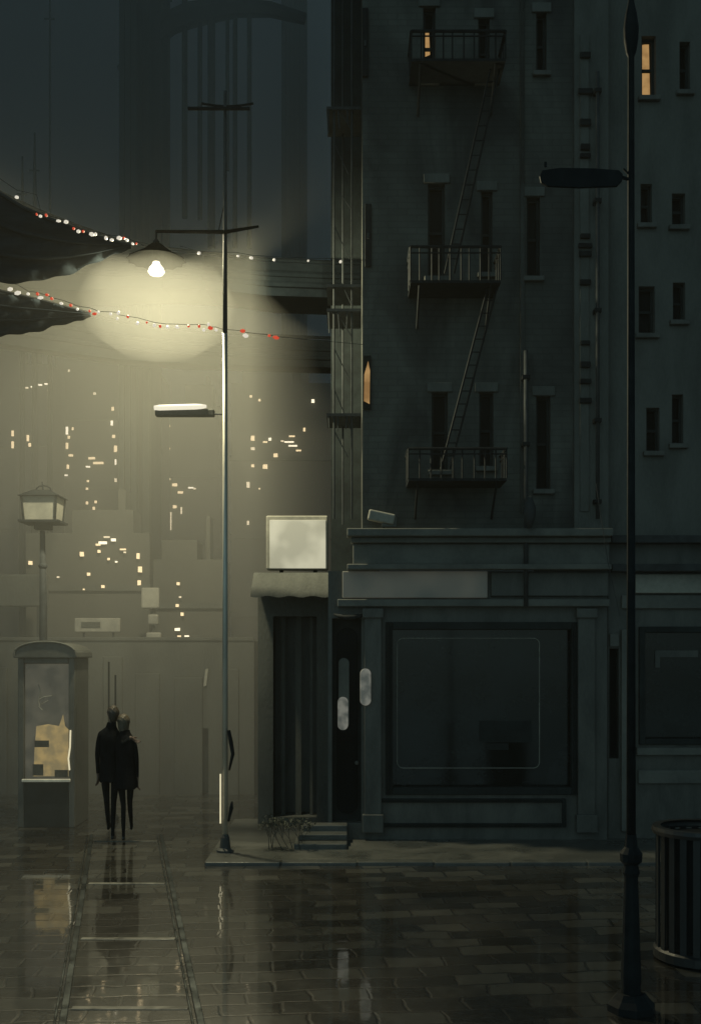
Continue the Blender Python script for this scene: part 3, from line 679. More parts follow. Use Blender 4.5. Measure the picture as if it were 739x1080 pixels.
string('lower string of red and white lights passing in front of the lamp glow', [(11, 305, W_, 8), (19, 309, W_, 10), (30, 310, W_, 5), (40, 310, R_, 5), (43, 314, W_, 9), (50, 311, R_, 6), (55, 315, R_, 5), (65, 320, W_, 6), (75, 322, R_, 5), (82, 326, W_, 4), (95, 328, R_, 4), (100, 331, R_, 7), (104, 329, W_, 4), (117, 331, W_, 4),
    (125, 330, W_, 5), (124, 336, W_, 4), (135, 334, R_, 4), (145, 341, W_, 5), (155, 340, R_, 3), (163, 343, W_, 5), (169, 344, R_, 4), (177, 345, W_, 6), (187, 345, W_, 7), (199, 344, R_, 4), (210, 344, R_, 4), (215, 348, W_, 5), (220, 342, W_, 4), (222, 346, R_, 8), (228, 348, W_, 5), (235, 352, W_, 5),
    (256, 349, R_, 8), (259, 354, W_, 9), (284, 354, R_, 5), (291, 356, R_, 10)], 14.05, [(-60, 280), (384, 366)])

# ------------------------------------------------------------------ foggy city behind
def viaduct(name, label, prof, deep):
    """curved elevated road deck: prof gives (px, pytop, pybottom, depth of its near face)"""
    t = thing(name, label, 'elevated road', (wx(150, 16), 16, 0))
    bm = B(); L = []
    for px, p0, p1, D in prof:
        L.append([bm.verts.new(v) for v in ((wx(px, D), D, wz(p0, D)), (wx(px, D), D+deep, wz(p0, D)), (wx(px, D), D+deep, wz(p1, D)+.25), (wx(px, D), D+.15, wz(p1, D)))])
    for i in range(len(L)-1):
        for k in range(4): bm.faces.new((L[i][k], L[i][(k+1) % 4], L[i+1][(k+1) % 4], L[i+1][k]))
    bm.faces.new(L[0]); bm.faces.new(L[-1]); obj('deck', bm, M['shadowed'], t)
    bm = B(); tube(bm, [(wx(px, D), D-.02, wz(p0-2, D)) for px, p0, p1, D in prof], .03, 6); obj('parapet_rail', bm, M['shadowed'], t)
    for f in (.36, .70):
        bm = B(); tube(bm, [(wx(px, D), D+.02, wz(p0+(p1-p0)*f, D)) for px, p0, p1, D in prof], [.02+.09*(p1-p0)/110 for px, p0, p1, D in prof], 6); obj('girder', bm, M['shadowed'], t)
    return t
up = viaduct('viaduct', 'upper dark elevated road curving down through the fog behind the lamp', [(-60, 170, 288, 18.0), (0, 205, 298, 18.0), (40, 224, 302, 18.0), (80, 240, 303, 18), (120, 254, 301, 18), (170, 264, 300, 18.0), (215, 269, 302, 17.6), (245, 273, 304, 16.7), (280, 276, 308, 16.0), (340, 279, 310, 15.86), (380, 280, 311, 15.86)], 1.8)
lw = viaduct('viaduct', 'lower faint elevated road crossing just beneath the upper one', [(-60, 304, 352, 18.5), (0, 314, 360, 18.6), (60, 327, 368, 18.8), (120, 340, 376, 19), (180, 349, 380, 19.4), (240, 354, 382, 20), (300, 357, 384, 20.2), (380, 360, 386, 20.2)], 1.6)
def overhang(label, D, prof):  # added dark band, standing in for the unlit elevated road
    t = thing('dark_sweep', label, 'overhang', (wx(20, D), D, wz(prof[2][2], D)))
    bm = B(); rows = 9; N_ = 44; G = []
    for i in range(N_+1):
        f = i/N_*(len(prof)-1); k = min(int(f), len(prof)-2); u = f-k
        px, p0, p1 = [prof[k][q]*(1-u)+prof[k+1][q]*u for q in range(3)]
        G.append([bm.verts.new((wx(px, D), D+.07*math.sin(j*2.1+i*.11)*(p1-p0)/95+.03*math.sin(i*.9+j), wz(p0+(p1-p0)*j/(rows-1)+(.8*math.sin(i*.5+1) if j == rows-1 else 0), D))) for j in range(rows)])
    for i in range(N_):
        for j in range(rows-1): bm.faces.new((G[i][j], G[i+1][j], G[i+1][j+1], G[i][j+1]))
    o = obj('cloth', bm, M['cloth'], t, smooth=True); m_ = o.modifiers.new('cloth', 'SOLIDIFY'); m_.thickness = .01
    bm = B(); tube(bm, [(wx(px, D), D, wz(p0-.5, D)) for px, p0, p1 in prof], .022, 6); obj('rope', bm, M['wire'], t)
    for f in (.35, .68):
        bm = B(); tube(bm, [(wx(px, D), D-.05, wz(p0+(p1-p0)*f, D)) for px, p0, p1 in prof], [.035*(p1-p0)/100+.004 for px, p0, p1 in prof], 6); obj('fold', bm, M['cloth'], t, smooth=True)
overhang('heavy dark canopy added as a dark sweep at the left edge, beneath the upper light string', 14.78, [(-60, 166, 290), (-20, 192, 297), (0, 204, 299), (25, 219, 299), (50, 230, 294), (75, 240, 287), (100, 249, 277), (120, 255, 268), (138, 259, 262)])
overhang('smaller dark canopy added as a dark sweep at the left edge, beneath the lower light string', 14.84, [(-60, 290, 352), (-20, 302, 355), (0, 307, 355), (25, 313, 352), (50, 319, 346), (75, 326, 340), (96, 331, 334)])

def tower(px0, px1, py0, D, label, extra=None, name='tower_block'):
    t = thing(name, label, 'tower', (wx((px0+px1)/2, D), D, 0))
    bm = B(); x0, x1 = wx(px0, D), wx(px1, D); zt = wz(py0, D)
    box(bm, x0, x1, D, D+1.2, 0, zt); obj('shaft', bm, M['concrete'], t)
    bm = B(); n = max(2, int((px1-px0)/5))
    for k in range(n): xx = x0+(x1-x0)*(k+.5)/n; box(bm, xx-.05, xx+.05, D-.25, D+.002, 0, zt-.5)
    obj('rib', bm, M['recess'], t)
    bm = B(); box(bm, x0-.2, x1+.2, D-.3, D+1.4, zt, zt+.6); obj('crown', bm, M['recess'], t)
    return t
tower(128, 147, -60, 22.2, 'dark slender twin tower shaft fading into fog above the lamp, left one')
tower(149, 160, -40, 22.8, 'dark slender twin tower shaft fading into fog above the lamp, right one')
tower(297, 322, -80, 28.4, 'broad dark tower shaft rising through fog near the corner building')
# tall pylon masts and hanging cables between them
mg = thing('cable_bridge', 'dim suspension cables hanging in a row from a curved main cable in the night fog', 'bridge', (wx(220, 24), 24, 0))
bm = B(); D = 24; pts = [(wx(px, D), D, wz(py, D)) for px, py in ((128, 75), (150, 50), (165, 38), (180, 24), (200, 16), (225, 11), (250, 8), (285, 10), (322, 20))]; tube(bm, pts, [.12, .16, .2, .24, .26, .24, .2, .16, .12], 6); obj('main_cable', bm, M['concrete'], mg)
for px, wd, p0, p1 in ((175, 9, -60, 262), (195, 6, -60, 230), (211, 5, -60, 232), (223, 8, -60, 262), (248, 5, 6, 262), (263, 5, -60, 262), (240, 4, -60, 180)):
    bm = B(); tube(bm, [(wx(px, D), D, wz(p0, D)), (wx(px, D), D, wz(p1, D))], wd/2/FPX*D, 6); obj('hanger_cable', bm, M['concrete'], mg)
for px, p0, p1, wd in ((53, -20, 190, 2.0), (37, 140, 195, 4), (24, 165, 210, 3)):
    t = thing('mast', 'thin aerial mast in the upper left fog, %s' % {53: 'the tallest', 37: 'the short stout one', 24: 'the shortest, furthest left'}[px], 'mast', (wx(px, 24), 24, 0))
    bm = B(); tube(bm, [(wx(px, 24), 24, 0), (wx(px, 24), 24, wz(p1, 24)), (wx(px, 24), 24, wz(p0, 24))], [.10, wd/2/FPX*24, .02], 6); obj('shaft', bm, M['concrete'], t)
    bm = B(); tube(bm, [(wx(px-6, 24), 24, wz(p0+40, 24)), (wx(px+5, 24), 24, wz(p0+40, 24))], .02, 5); obj('spar', bm, M['concrete'], t)

# lit dots on the far house fronts: px, py, width, height, kind
dots = {
 0: [(15, 458, 3, 8, 'c'), (15, 470, 3, 10, 'c'), (31, 463, 3, 9, 'c'), (33, 470, 3, 5, 'c'), (30, 410, 4, 2, 'd'), (36, 409, 5, 2, 'w'), (44, 407, 5, 2, 'w'), (50, 406, 4, 2, 'w'), (53, 413, 3, 2, 'd'), (42, 581, 3, 9, 'c')],
 1: [(74, 392, 2, 3, 'd'), (72, 455, 3, 11, 'w'), (78, 453, 2, 4, 'c'), (74, 462, 3, 4, 'c'), (72, 471, 3, 9, 'c'), (76, 481, 6, 3, 'c'), (73, 493, 3, 6, 'c'), (62, 501, 12, 2, 'w'), (70, 502, 7, 2, 'w'), (64, 509, 12, 2, 'c'), (66, 515, 8, 2, 'c'), (98, 484, 9, 3, 'c'), (105, 489, 14, 3, 'c'), (94, 493, 6, 2, 'w'),
     (120, 432, 3, 5, 'c'), (119, 447, 3, 7, 'w'), (121, 461, 4, 4, 'c'), (123, 474, 4, 9, 'c'), (123, 488, 2, 8, 'w'), (123, 507, 3, 5, 'd'), (101, 416, 3, 3, 'd'), (94, 508, 3, 3, 'c'), (93, 516, 3, 3, 'c'), (102, 530, 3, 4, 'c'), (93, 531, 3, 4, 'c'), (100, 537, 3, 5, 'c'), (101, 545, 2, 3, 'c'), (96, 550, 3, 4, 'c'), (99, 555, 3, 3, 'd')],
 2: [(152, 395, 4, 3, 'w'), (150, 449, 2, 3, 'c')],
 3: [(179, 450, 3, 3, 'c'), (179, 474, 3, 3, 'c'), (185, 512, 7, 4, 'c'), (179, 506, 4, 2, 'c'), (191, 520, 7, 3, 'c'), (202, 515, 7, 2, 'w'), (185, 535, 5, 4, 'c'), (192, 539, 2, 10, 'd'), (181, 550, 1.5, 26, 'd'), (206, 516, 3, 2, 'd')],
 4: [(265, 419, 3, 3, 'c'), (274, 423, 3, 3, 'c'), (330, 424, 4, 5, 'w'), (267, 463, 5, 7, 'c'), (267, 474, 5, 4, 'd'), (285, 464, 4, 4, 'w'), (280, 467, 6, 2, 'c'), (291, 481, 6, 5, 'c'), (267, 492, 4, 4, 'c'), (280, 493, 6, 6, 'c'), (308, 461, 8, 2, 'c'), (305, 467, 13, 2, 'w'), (309, 471, 12, 2, 'w'), (315, 476, 7, 2, 'c'), (321, 454, 3, 5, 'c'), (298, 466, 4, 2, 'd'), (274, 516, 2, 2, 'c'), (262, 512, 4, 8, 'd'), (262, 552, 3, 6, 'd')],
 5: [(110, 573, 11, 4, 'w'), (121, 570, 6, 4, 'w'), (105, 575, 6, 3, 'c'), (106, 582, 4, 4, 'c'), (131, 580, 8, 2, 'c'), (133, 583, 3, 2, 'd'), (116, 590, 3, 3, 'c'), (124, 593, 3, 2, 'w'), (114, 567, 8, 2, 'd'), (88, 585, 5, 6, 'c'), (95, 606, 4, 4, 'c'), (147, 587, 4, 8, 'c'), (149, 601, 5, 8, 'c'), (148, 615, 4, 7, 'c'), (110, 619, 4, 4, 'c'), (90, 622, 2, 2, 'c'), (34, 594, 5, 5, 'c'), (63, 609, 3, 2, 'd')],
 6: [(189, 616, 4, 4, 'c'), (188, 639, 4, 4, 'c'), (193, 648, 4, 5, 'c'), (188, 664, 7, 4, 'w'), (190, 671, 5, 2, 'c'), (198, 671, 6, 2, 'w'), (191, 630, 3, 2, 'd')]}
city = [  # px0, px1, pytop, depth, label, has shoulders
 (-40, 56, 384, 27, 'hazy broad city block at the left edge with a few lit slits', -12),
 (58, 130, 372, 29, 'hazy mid-height city block scattered with the most lit windows', 10),
 (139, 171, 395, 26, 'narrow dark city block directly under the hanging lamp', 0),
 (174, 232, 428, 28.5, 'hazy city block behind the glowing sign slab with a short cluster of lit windows', 14),
 (244, 350, 404, 27, 'hazy city block between the slim pole and the corner building, its upper windows lit', -16),
 (28, 158, 562, 20.9, 'nearer low city block behind the couple with warm square windows', 12),
 (162, 236, 590, 21.0, 'small nearer block left of the slim pole with a vertical line of lit windows', -8)]
for i, (p0, p1, py, D, label, sh) in enumerate(city):
    t = thing('city_block', label, 'building', (wx((p0+p1)/2, D), D, 0))
    bm = B(); x0, x1, zt = wx(p0, D), wx(p1, D), wz(py, D)
    box(bm, x0, x1, D, D+1.1, 0, zt); obj('wall', bm, M['block'], t)
    bm = B(); xs_ = x0+(x1-x0)*(.35 if sh > 0 else .1); box(bm, xs_, xs_+(x1-x0)*.5, D+.2, D+1, zt, zt+abs(sh)/FPX*D+.25)
    box(bm, x0+(x1-x0)*.7, x0+(x1-x0)*.76, D+.5, D+1, zt, zt+.9); obj('roof', bm, M['block'], t)
    bm = B(); nfl = max(3, int((zt-2)/1.6))
    for k in range(nfl): zz = 1.5+k*(zt-1.5)/nfl; box(bm, x0-.03, x1+.03, D-.08, D+.05, zz, zz+.12)
    obj('ledge', bm, M['hoard'], t)
    for (px, qy, wd, hg, kk) in dots[i]:
        bm = B(); cx_, cz_ = wx(px, D), wz(qy, D); hw, hh = wd*.38/FPX*D, hg*.36/FPX*D; j = lambda: random.uniform(-.12, .12)*min(hw, hh)
        prism(bm, [(cx_-hw+j(), cz_-hh+j()), (cx_+hw+j(), cz_-hh+j()), (cx_+hw+j(), cz_+hh+j()), (cx_-hw+j(), cz_+hh+j())], D-.12, D-.085)
        obj('window', bm, M[{'c': 'city', 'w': 'citywhite', 'd': 'citydim'}[kk]], t)

# low street wall / shuttered kiosks behind the couple
WD = 19.6
sw = thing('street_wall', 'low dark rendered wall of shut kiosks across the street behind the couple', 'wall', (wx(150, WD), WD, 0))
slots = [rect(206, 768, 220, 842, WD), rect(196, 770, 202, 842, WD)]
bm = B(); holes_wall(bm, wx(-140, WD), wx(268, WD), -.02, wz(676, WD), WD, [slots[0]], dep=.3, thick=1.2); obj('wall', bm, M['hoard'], sw)
bm = B(); box(bm, slots[0][0]-.01, slots[0][1]+.01, WD+.25, WD+.29, slots[0][2]-.01, slots[0][3]+.01); dd = obj('door', bm, M['recess'], sw)
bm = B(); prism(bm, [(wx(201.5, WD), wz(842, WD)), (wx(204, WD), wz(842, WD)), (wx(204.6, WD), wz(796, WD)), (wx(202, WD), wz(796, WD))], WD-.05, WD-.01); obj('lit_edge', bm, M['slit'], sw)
bm = B(); prism(bm, [(wx(215, WD), wz(724, WD)), (wx(218, WD), wz(723, WD)), (wx(220, WD), wz(705, WD)), (wx(217, WD), wz(706, WD))], WD-.04, WD-.01); obj('notice', bm, M['pale'], sw)
bm = B(); bxp(bm, -140, 672, 268, 676, WD-.003, .03); obj('coping', bm, M['hoard'], sw, bevel=.02)
bm = B(); bxp(bm, -140, 846, 268, 866, WD-.002, .25); obj('plinth', bm, M['recess'], sw, bevel=.02)
random.seed(11)
for k in range(7):
    px = -20+k*42+random.uniform(-6, 6); bm = B(); bxp(bm, px, 700+random.uniform(-10, 15), px+random.uniform(16, 30), 843, WD-.001, .05)
    obj('shutter', bm, M['hoard'], sw, bevel=.015)
# pale boards and awnings over the kiosks
t = thing('signboard', 'wide pale board hanging in the haze at the far left above the booth', 'signboard', (wx(20, 19.9), 19.9, wz(640, 19.9)))
bm = B(); bxp(bm, -40, 606, 52, 640, 19.9, .10); obj('board', bm, M['hoard'], t, bevel=.03)
bm = B(); [bxp(bm, p, 640, p+3, 700, 19.9, .06) for p in (-20, 40)]; obj('post', bm, M['recess'], t)
t = thing('signboard', 'long low pale board with a dark centre just above the couple', 'signboard', (wx(105, 19.9), 19.9, wz(668, 19.9)))
bm = B(); bxp(bm, 80, 652, 128, 667, 19.9, .10); obj('board', bm, M['pale'], t, bevel=.02)
bm = B(); bxp(bm, 86, 656, 106, 662, 19.798, .01); obj('panel', bm, M['hoard'], t)
bm = B(); [bxp(bm, p, 667, p+2, 690, 19.9, .05) for p in (88, 119)]; obj('post', bm, M['recess'], t)
t = thing('traffic_signal', 'stack of three pale square panels on a post left of the slim pole', 'signal', (wx(162, 19.9), 19.9, wz(700, 19.9)))
for p0, q0, p1, q1 in ((150, 620, 169, 642), (157, 648, 168, 659), (155, 667, 171, 684)):
    bm = B(); bxp(bm, p0, q0, p1, q1, 19.9, .10); obj('panel', bm, M['pale'], t, bevel=.03)
bm = B(); tube(bm, [(wx(162, 19.9), 19.93, wz(760, 19.9)), (wx(162, 19.9), 19.93, wz(622, 19.9))], .03, 8); obj('post', bm, M['hoard'], t)
for px, p0, lab in ((115, 698, 'taller of two thin black posts behind the taller person'), (122, 712, 'shorter of two thin black posts behind the taller person')):
    t = thing('thin_post', lab, 'post', (wx(px, 16.6), 16.6, 0))
    bm = B(); tube(bm, [(wx(px, 16.6), 16.6, 0), (wx(px, 16.6), 16.6, wz(p0, 16.6))], .014, 6); obj('shaft', bm, M['black'], t)
    bm = B(); lathe(bm, [(.05, 0), (.05, .05), (.02, .09)], wx(px, 16.6), 16.6, 10); obj('foot', bm, M['black'], t)

# ------------------------------------------------------------------ phone booth
BD = 15.9
kb = thing('phone_booth', 'dome-topped street booth with a dim glass front and yellow light inside, at the left', 'booth', (wx(49, BD), BD, 0))
x0, x1 = wx(19, BD), wx(79, BD); zt = wz(694, BD); dp = .85
bm = B()
for a, b_ in ((x0, x0+.09), (x1-.09, x1)): box(bm, a, b_, BD, BD+.10, 0.0, zt)
for a, b_ in ((x0, x0+.06), (x1-.06, x1)): box(bm, a, b_, BD+.102, BD+dp, 0.0, zt)
box(bm, x0+.062, x1-.062, BD+dp-.05, BD+dp, 0, zt); box(bm, x0+.092, x1-.092, BD+.0, BD+.08, zt-.08, zt)
obj('frame', bm, M['shop'], kb, bevel=.012)
bm = B(); box(bm, x0+.092, x1-.092, BD-.002, BD+.5, 0, wz(825, BD)); obj('base_panel', bm, M['recess'], kb, bevel=.01)
bm = B(); n = 18; poly = [(x0-.05, zt)]
for k in range(n+1):
    a = math.pi-math.pi*k/n; poly.append(((x0+x1)/2+(abs(x1-x0)/2+.05)*math.cos(a), zt+.03+.20*math.sin(a)**.8))
poly.append((x1+.05, zt)); prism(bm, poly, BD-.06, BD+dp+.05); dm_ = obj('roof', bm, M['shop'], kb, bevel=.015)
bm = B(); pts = []
for k in range(n+1):
    a = math.pi-math.pi*k/n; pts.append(((x0+x1)/2+(abs(x1-x0)/2+.035)*math.cos(a), BD-.07, zt+.035+.205*max(0, math.sin(a))**.8))
tube(bm, pts, .014, 6); obj('roof_trim', bm, M['trim'], kb)
gz0, gz1 = wz(823, BD), zt-.085
bm = B(); box(bm, x0+.094, x1-.094, BD+.05, BD+.065, gz0, gz1); obj('back_glass', bm, M['booth_glass'], kb)
bm = B(); q = [(35, 819), (72, 819), (72, 770), (68, 766), (66, 754), (62, 766), (50, 764), (38, 766), (36, 792)]
prism(bm, [(wx(a, BD), wz(b, BD)) for a, b in q], BD+.032, BD+.048); obj('lit_poster', bm, M['booth_light'], kb)
bm = B(); bxp(bm, 37, 781, 52, 788, BD+.030, .006); bxp(bm, 35, 806, 46, 818, BD+.030, .006); bxp(bm, 58, 812, 72, 820, BD+.029, .005); obj('poster_print', bm, M['hoard'], kb)
bm = B()
for pl_ in ([(40, 738), (42, 730), (40, 722)], [(41, 745), (40, 738), (46, 735), (54, 734)], [(40, 745), (44, 749)], [(46, 735), (43, 743), (50, 739)]):
    tube(bm, [(wx(a, BD), BD+.045, wz(b, BD)) for a, b in pl_], .007, 5)
obj('scratched_mark', bm, M['pale'], kb)
bm = B(); bxp(bm, 24, 821.5, 75, 824.5, BD-.003, .05); obj('ledge', bm, M['paper'], kb, bevel=.008)
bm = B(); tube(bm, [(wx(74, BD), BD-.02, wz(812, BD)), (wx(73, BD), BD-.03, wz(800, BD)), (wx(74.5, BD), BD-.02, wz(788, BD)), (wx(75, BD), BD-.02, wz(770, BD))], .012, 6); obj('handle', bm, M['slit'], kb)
# lantern post behind it
LD = 17.0
t = thing('lantern_post', 'old square glass street lantern on a dark post rising behind the booth', 'street lamp', (wx(46, LD), LD, 0))
bm = B(); tube(bm, [(wx(46, LD), LD, 0), (wx(46, LD), LD, wz(640, LD)), (wx(45, LD), LD, wz(560, LD))], [.07, .06, .04], 12); lathe(bm, [(.05, wz(600, LD)), (.075, wz(597, LD)), (.05, wz(594, LD))], wx(45.6, LD), LD, 12); obj('post', bm, M['pipe'], t, smooth=True)
xa, xb, za, zb2 = wx(27, LD), wx(65, LD), wz(550, LD), wz(525, LD); w_ = .26; cx_ = (xa+xb)/2
bm = B()
for sx, sy in ((-1, -1), (1, -1), (1, 1), (-1, 1)): tube(bm, [(cx_+sx*.24, LD+sy*w_*.85, za), (cx_+sx*.27, LD+sy*w_, zb2)], .018, 6)
box(bm, cx_-.31, cx_+.31, LD-.29, LD+.29, za-.035, za-.002); box(bm, cx_-.12, cx_+.12, LD-.1, LD+.1, za-.13, za-.037)
obj('cage', bm, M['black'], t)
bm = B(); vs_ = []
for z, s in ((za+.005, .235), (zb2-.005, .262)): vs_.append([bm.verts.new((cx_+sx*s, LD+sy*s*.9, z)) for sx, sy in ((-1, -1), (1, -1), (1, 1), (-1, 1))])
for k in range(4): bm.faces.new((vs_[0][k], vs_[0][(k+1) % 4], vs_[1][(k+1) % 4], vs_[1][k]))
obj('glass', bm, M['pale'], t)
bm = B(); vs_ = [bm.verts.new((cx_+sx*.32, LD+sy*.3, zb2)) for sx, sy in ((-1, -1), (1, -1), (1, 1), (-1, 1))]; v2 = [bm.verts.new((cx_+sx*.13, LD+sy*.12, zb2+.11)) for sx, sy in ((-1, -1), (1, -1), (1, 1), (-1, 1))]
bm.faces.new(vs_); bm.faces.new(v2)
for k in range(4): bm.faces.new((vs_[k], vs_[(k+1) % 4], v2[(k+1) % 4], v2[k]))
obj('cap', bm, M['black'], t)
bm = B(); tube(bm, [(cx_, LD, zb2+.1), (cx_-.02, LD, wz(508, LD))], [.018, .008], 6); tube(bm, [(cx_+.0+.12*math.cos(R(a)), LD, zb2+.11+.08*math.sin(R(a))) for a in range(0, 181, 30)], .012, 5); obj('finial', bm, M['black'], t)

# ------------------------------------------------------------------ near black lamp post, its name plate, and the litter bin
ND = gd(1066); NX = wx(665, ND)
t = thing('street_post', 'near black cast-iron post with a heavy base, running out of the top of the picture', 'lamp post', (NX, ND, 0))
z = lambda py: wz(py, ND)
bm = B(); lathe(bm, [(.17, 0), (.17, .05), (.13, .09), (.10, .13)], NX, ND, 8); obj('plinth', bm, M['black'], t)
bm = B(); lathe(bm, [(.075, z(1056)), (.068, z(1040)), (.074, z(1030)), (.066, z(1000)), (.058, z(960)), (.050, z(925)), (.062, z(920)), (.050, z(912)), (.078, z(908)), (.082, z(900)), (.046, z(893)), (.038, z(880))], NX, ND, 12); obj('base', bm, M['black'], t)
bm = B(); lathe(bm, [(.034, z(884)), (.030, z(600)), (.026, z(300)), (.023, z(60)), (.035, z(56)), (.052, z(42)), (.055, z(30)), (.042, z(16)), (.030, z(8)), (.022, z(2)), (.020, z(-120))], NX, ND, 12); obj('shaft', bm, M['black'], t, smooth=True)
bm = B(); tube(bm, [(NX, ND, z(-105)), (NX+.15, ND, z(-135)), (NX+.5, ND, z(-140))], .022, 8); obj('arm', bm, M['black'], t)
t = thing('street_sign', 'black name plate sticking out to the left of the near post', 'street sign', (wx(613, ND), ND, z(188)))
bm = B(); n = 12; poly = []
for (px, py) in ((571, 180), (590, 177.5), (625, 178), (652, 180), (656, 184), (655, 192), (650, 197), (610, 198.5), (577, 197), (570, 193), (568.5, 186)): poly.append((wx(px, ND), z(py)))
prism(bm, poly, ND-.012, ND+.012); obj('plate', bm, M['black'], t, bevel=.004)
bm = B(); tube(bm, [(wx(575, ND), ND, z(176)), (wx(575, ND), ND, z(171))], .010, 6); tube(bm, [(wx(652, ND), ND, z(186)), (NX, ND, z(190))], .012, 6); tube(bm, [(NX-.004, ND, z(186)), (wx(657, ND), ND, z(178))], .008, 6); obj('bracket', bm, M['black'], t)
t = thing('overhead_wire', 'thin slack wire slanting down the front of the grey building strip', 'wire', (wx(640, 14.3), 14.3, wz(660, 14.3)))
bm = B(); tube(bm, [(wx(628, 14.3), 14.3, wz(510, 14.3)), (wx(640, 14.3), 14.3, wz(590, 14.3)), (wx(653, 14.3), 14.3, wz(650, 14.3))], .005, 5); obj('cable', bm, M['wire'], t)

GD = gd(1012)
t = thing('litter_bin', 'black slatted steel litter bin with a thick rim at the lower right edge', 'bin', (wx(740, GD), GD, 0))
bx, by, rr = wx(741, GD), GD+.02, .37; zt = wz(873, GD)
bm = B(); lathe(bm, [(rr+.03, .02), (rr+.03, .09), (rr+.0, .11), (rr-.04, .11)], bx, by, 28); obj('base', bm, M['binm'], t)
bm = B(); lathe(bm, [(rr-.03, zt-.05), (rr+.035, zt-.05), (rr+.045, zt-.02), (rr+.035, zt+.01), (rr-.03, zt+.01)], bx, by, 28, caps=False); obj('rim', bm, M['binm'], t)
for k in range(22):
    a = 2*math.pi*k/22; bm = B(); v = box(bm, -.028, .028, -.008, .008, .10, zt-.045)
    bmesh.ops.rotate(bm, verts=v, cent=(0, 0, 0), matrix=Matrix.Rotation(a+R(90), 3, 'Z')); bmesh.ops.translate(bm, verts=v, vec=(bx+rr*math.cos(a), by+rr*math.sin(a), 0)); obj('slat', bm, M['binm'], t)
bm = B(); lathe(bm, [(rr-.06, .10), (rr-.05, zt-.06)], bx, by, 24); obj('liner', bm, M['black'], t, smooth=False)
bm = B(); lathe(bm, [(rr-.02, .002), (rr-.02, .018)], bx, by, 24); obj('foot', bm, M['black'], t)

# ------------------------------------------------------------------ the couple
def person(label, loc, rz, hgt, joints, edges, coat_prof, coat_mat, hair_mat, hairfn):
    root = thing('person', label, 'person', loc); root.rotation_euler = (0, 0, rz); root.scale = (.86, .92, 1.0)
    ROOT[root.name] = Vector((0, 0, 0))
    names = list(joints); me = bpy.data.meshes.new('person_body')
    me.from_pydata([joints[n][0] for n in names], [(names.index(a), names.index(b)) for a, b in edges], [])
    tmp = bpy.data.objects.new('person_body', me); COL.objects.link(tmp)
    sk = tmp.modifiers.new('skin', 'SKIN'); sk.use_smooth_shade = True; sk.branch_smoothing = .6
    for i, n in enumerate(names):
        v = me.skin_vertices[0].data[i]; r = joints[n][1]; v.radius = r if isinstance(r, tuple) else (r, r); v.use_root = (n == 'pelvis')
    sb = tmp.modifiers.new('sub', 'SUBSURF'); sb.levels = 2; sb.render_levels = 2
    dg = bpy.context.evaluated_depsgraph_get(); nm = bpy.data.meshes.new_from_object(tmp.evaluated_get(dg))
    bpy.data.objects.remove(tmp)
    nm.materials.clear()
    for mm in (M['trouser'], coat_mat, M['skin'], M['shoe']): nm.materials.append(mm)
    hands = [Vector(joints[n][0]) for n in names if n.startswith('palm')]
    hd = joints['neck'][0][2]
    for p in nm.polygons:
        c = p.center
        if c.z > hd+.015: i = 2
        elif any((c-h).length < .095 for h in hands): i = 2
        elif c.z < .085: i = 3
        elif c.z > .86: i = 1
        else: i = 0
        p.material_index = i
    nm.shade_smooth(); nm.name = 'body'
    body = bpy.data.objects.new('body', nm); COL.objects.link(body); body.parent = root
    # coat: elliptical rings hung round the torso
    bm = B(); seg = 28; rings = []
    for (z_, rx, ry, ox, oy) in coat_prof:
        rings.append([bm.verts.new((ox+rx*math.cos(2*math.pi*k/seg)*(1+.05*math.sin(2*math.pi*k/seg*5+z_*9)), oy+ry*math.sin(2*math.pi*k/seg)*(1+.05*math.sin(2*math.pi*k/seg*7+z_*7)), z_+(.012*math.sin(k*1.7) if z_ == coat_prof[-1][0] else 0))) for k in range(seg)])
    for i in range(len(rings)-1):
        for k in range(seg): bm.faces.new((rings[i][k], rings[i][(k+1) % seg], rings[i+1][(k+1) % seg], rings[i+1][k]))
    co = obj('coat', bm, coat_mat, root, smooth=True)
    so_ = co.modifiers.new('cloth', 'SOLIDIFY'); so_.thickness = .012; su = co.modifiers.new('sub', 'SUBSURF'); su.levels = 1; su.render_levels = 2
    bm = B(); hairfn(bm, Vector(joints['skull'][0])); obj('hair', bm, hair_mat, root, smooth=True)
    return root

def hand(J, E, wrist, d, side, tag_, curl):
    """palm and five curled fingers grown from the wrist; d = pointing direction, side = thumb direction"""
    d = Vector(d).normalized(); s = Vector(side); s = (s-d*s.dot(d)).normalized(); n = d.cross(s)
    w = Vector(J[wrist][0]); p = w+d*.075
    J['palm'+tag_] = (tuple(p), (.032, .017)); E.append((wrist, 'palm'+tag_))
    for k, (o, l) in enumerate(((.027, .066), (.010, .076), (-.009, .070), (-.027, .054))):
        a = p+d*.03+s*o; b = a+(d*.9+n*curl*.35).normalized()*l*.55; c = b+(d*.7+n*curl*.9).normalized()*l*.5
        for nm, v, r in (('fa', a, .0105), ('fb', b, .0095), ('fc', c, .0085)): J[f'{nm}{k}{tag_}'] = (tuple(v), r)
        E += [('palm'+tag_, f'fa{k}{tag_}'), (f'fa{k}{tag_}', f'fb{k}{tag_}'), (f'fb{k}{tag_}', f'fc{k}{tag_}')]
    a = w+d*.045+s*.03; b = a+(d*.75+s*.6+n*curl*.2).normalized()*.042; c = b+(d*.9+s*.15+n*curl*.4).normalized()*.034
    J['ta'+tag_] = (tuple(a), .014); J['tb'+tag_] = (tuple(b), .0115); J['tc'+tag_] = (tuple(c), .0095)
    E += [('palm'+tag_, 'ta'+tag_), ('ta'+tag_, 'tb'+tag_), ('tb'+tag_, 'tc'+tag_)]
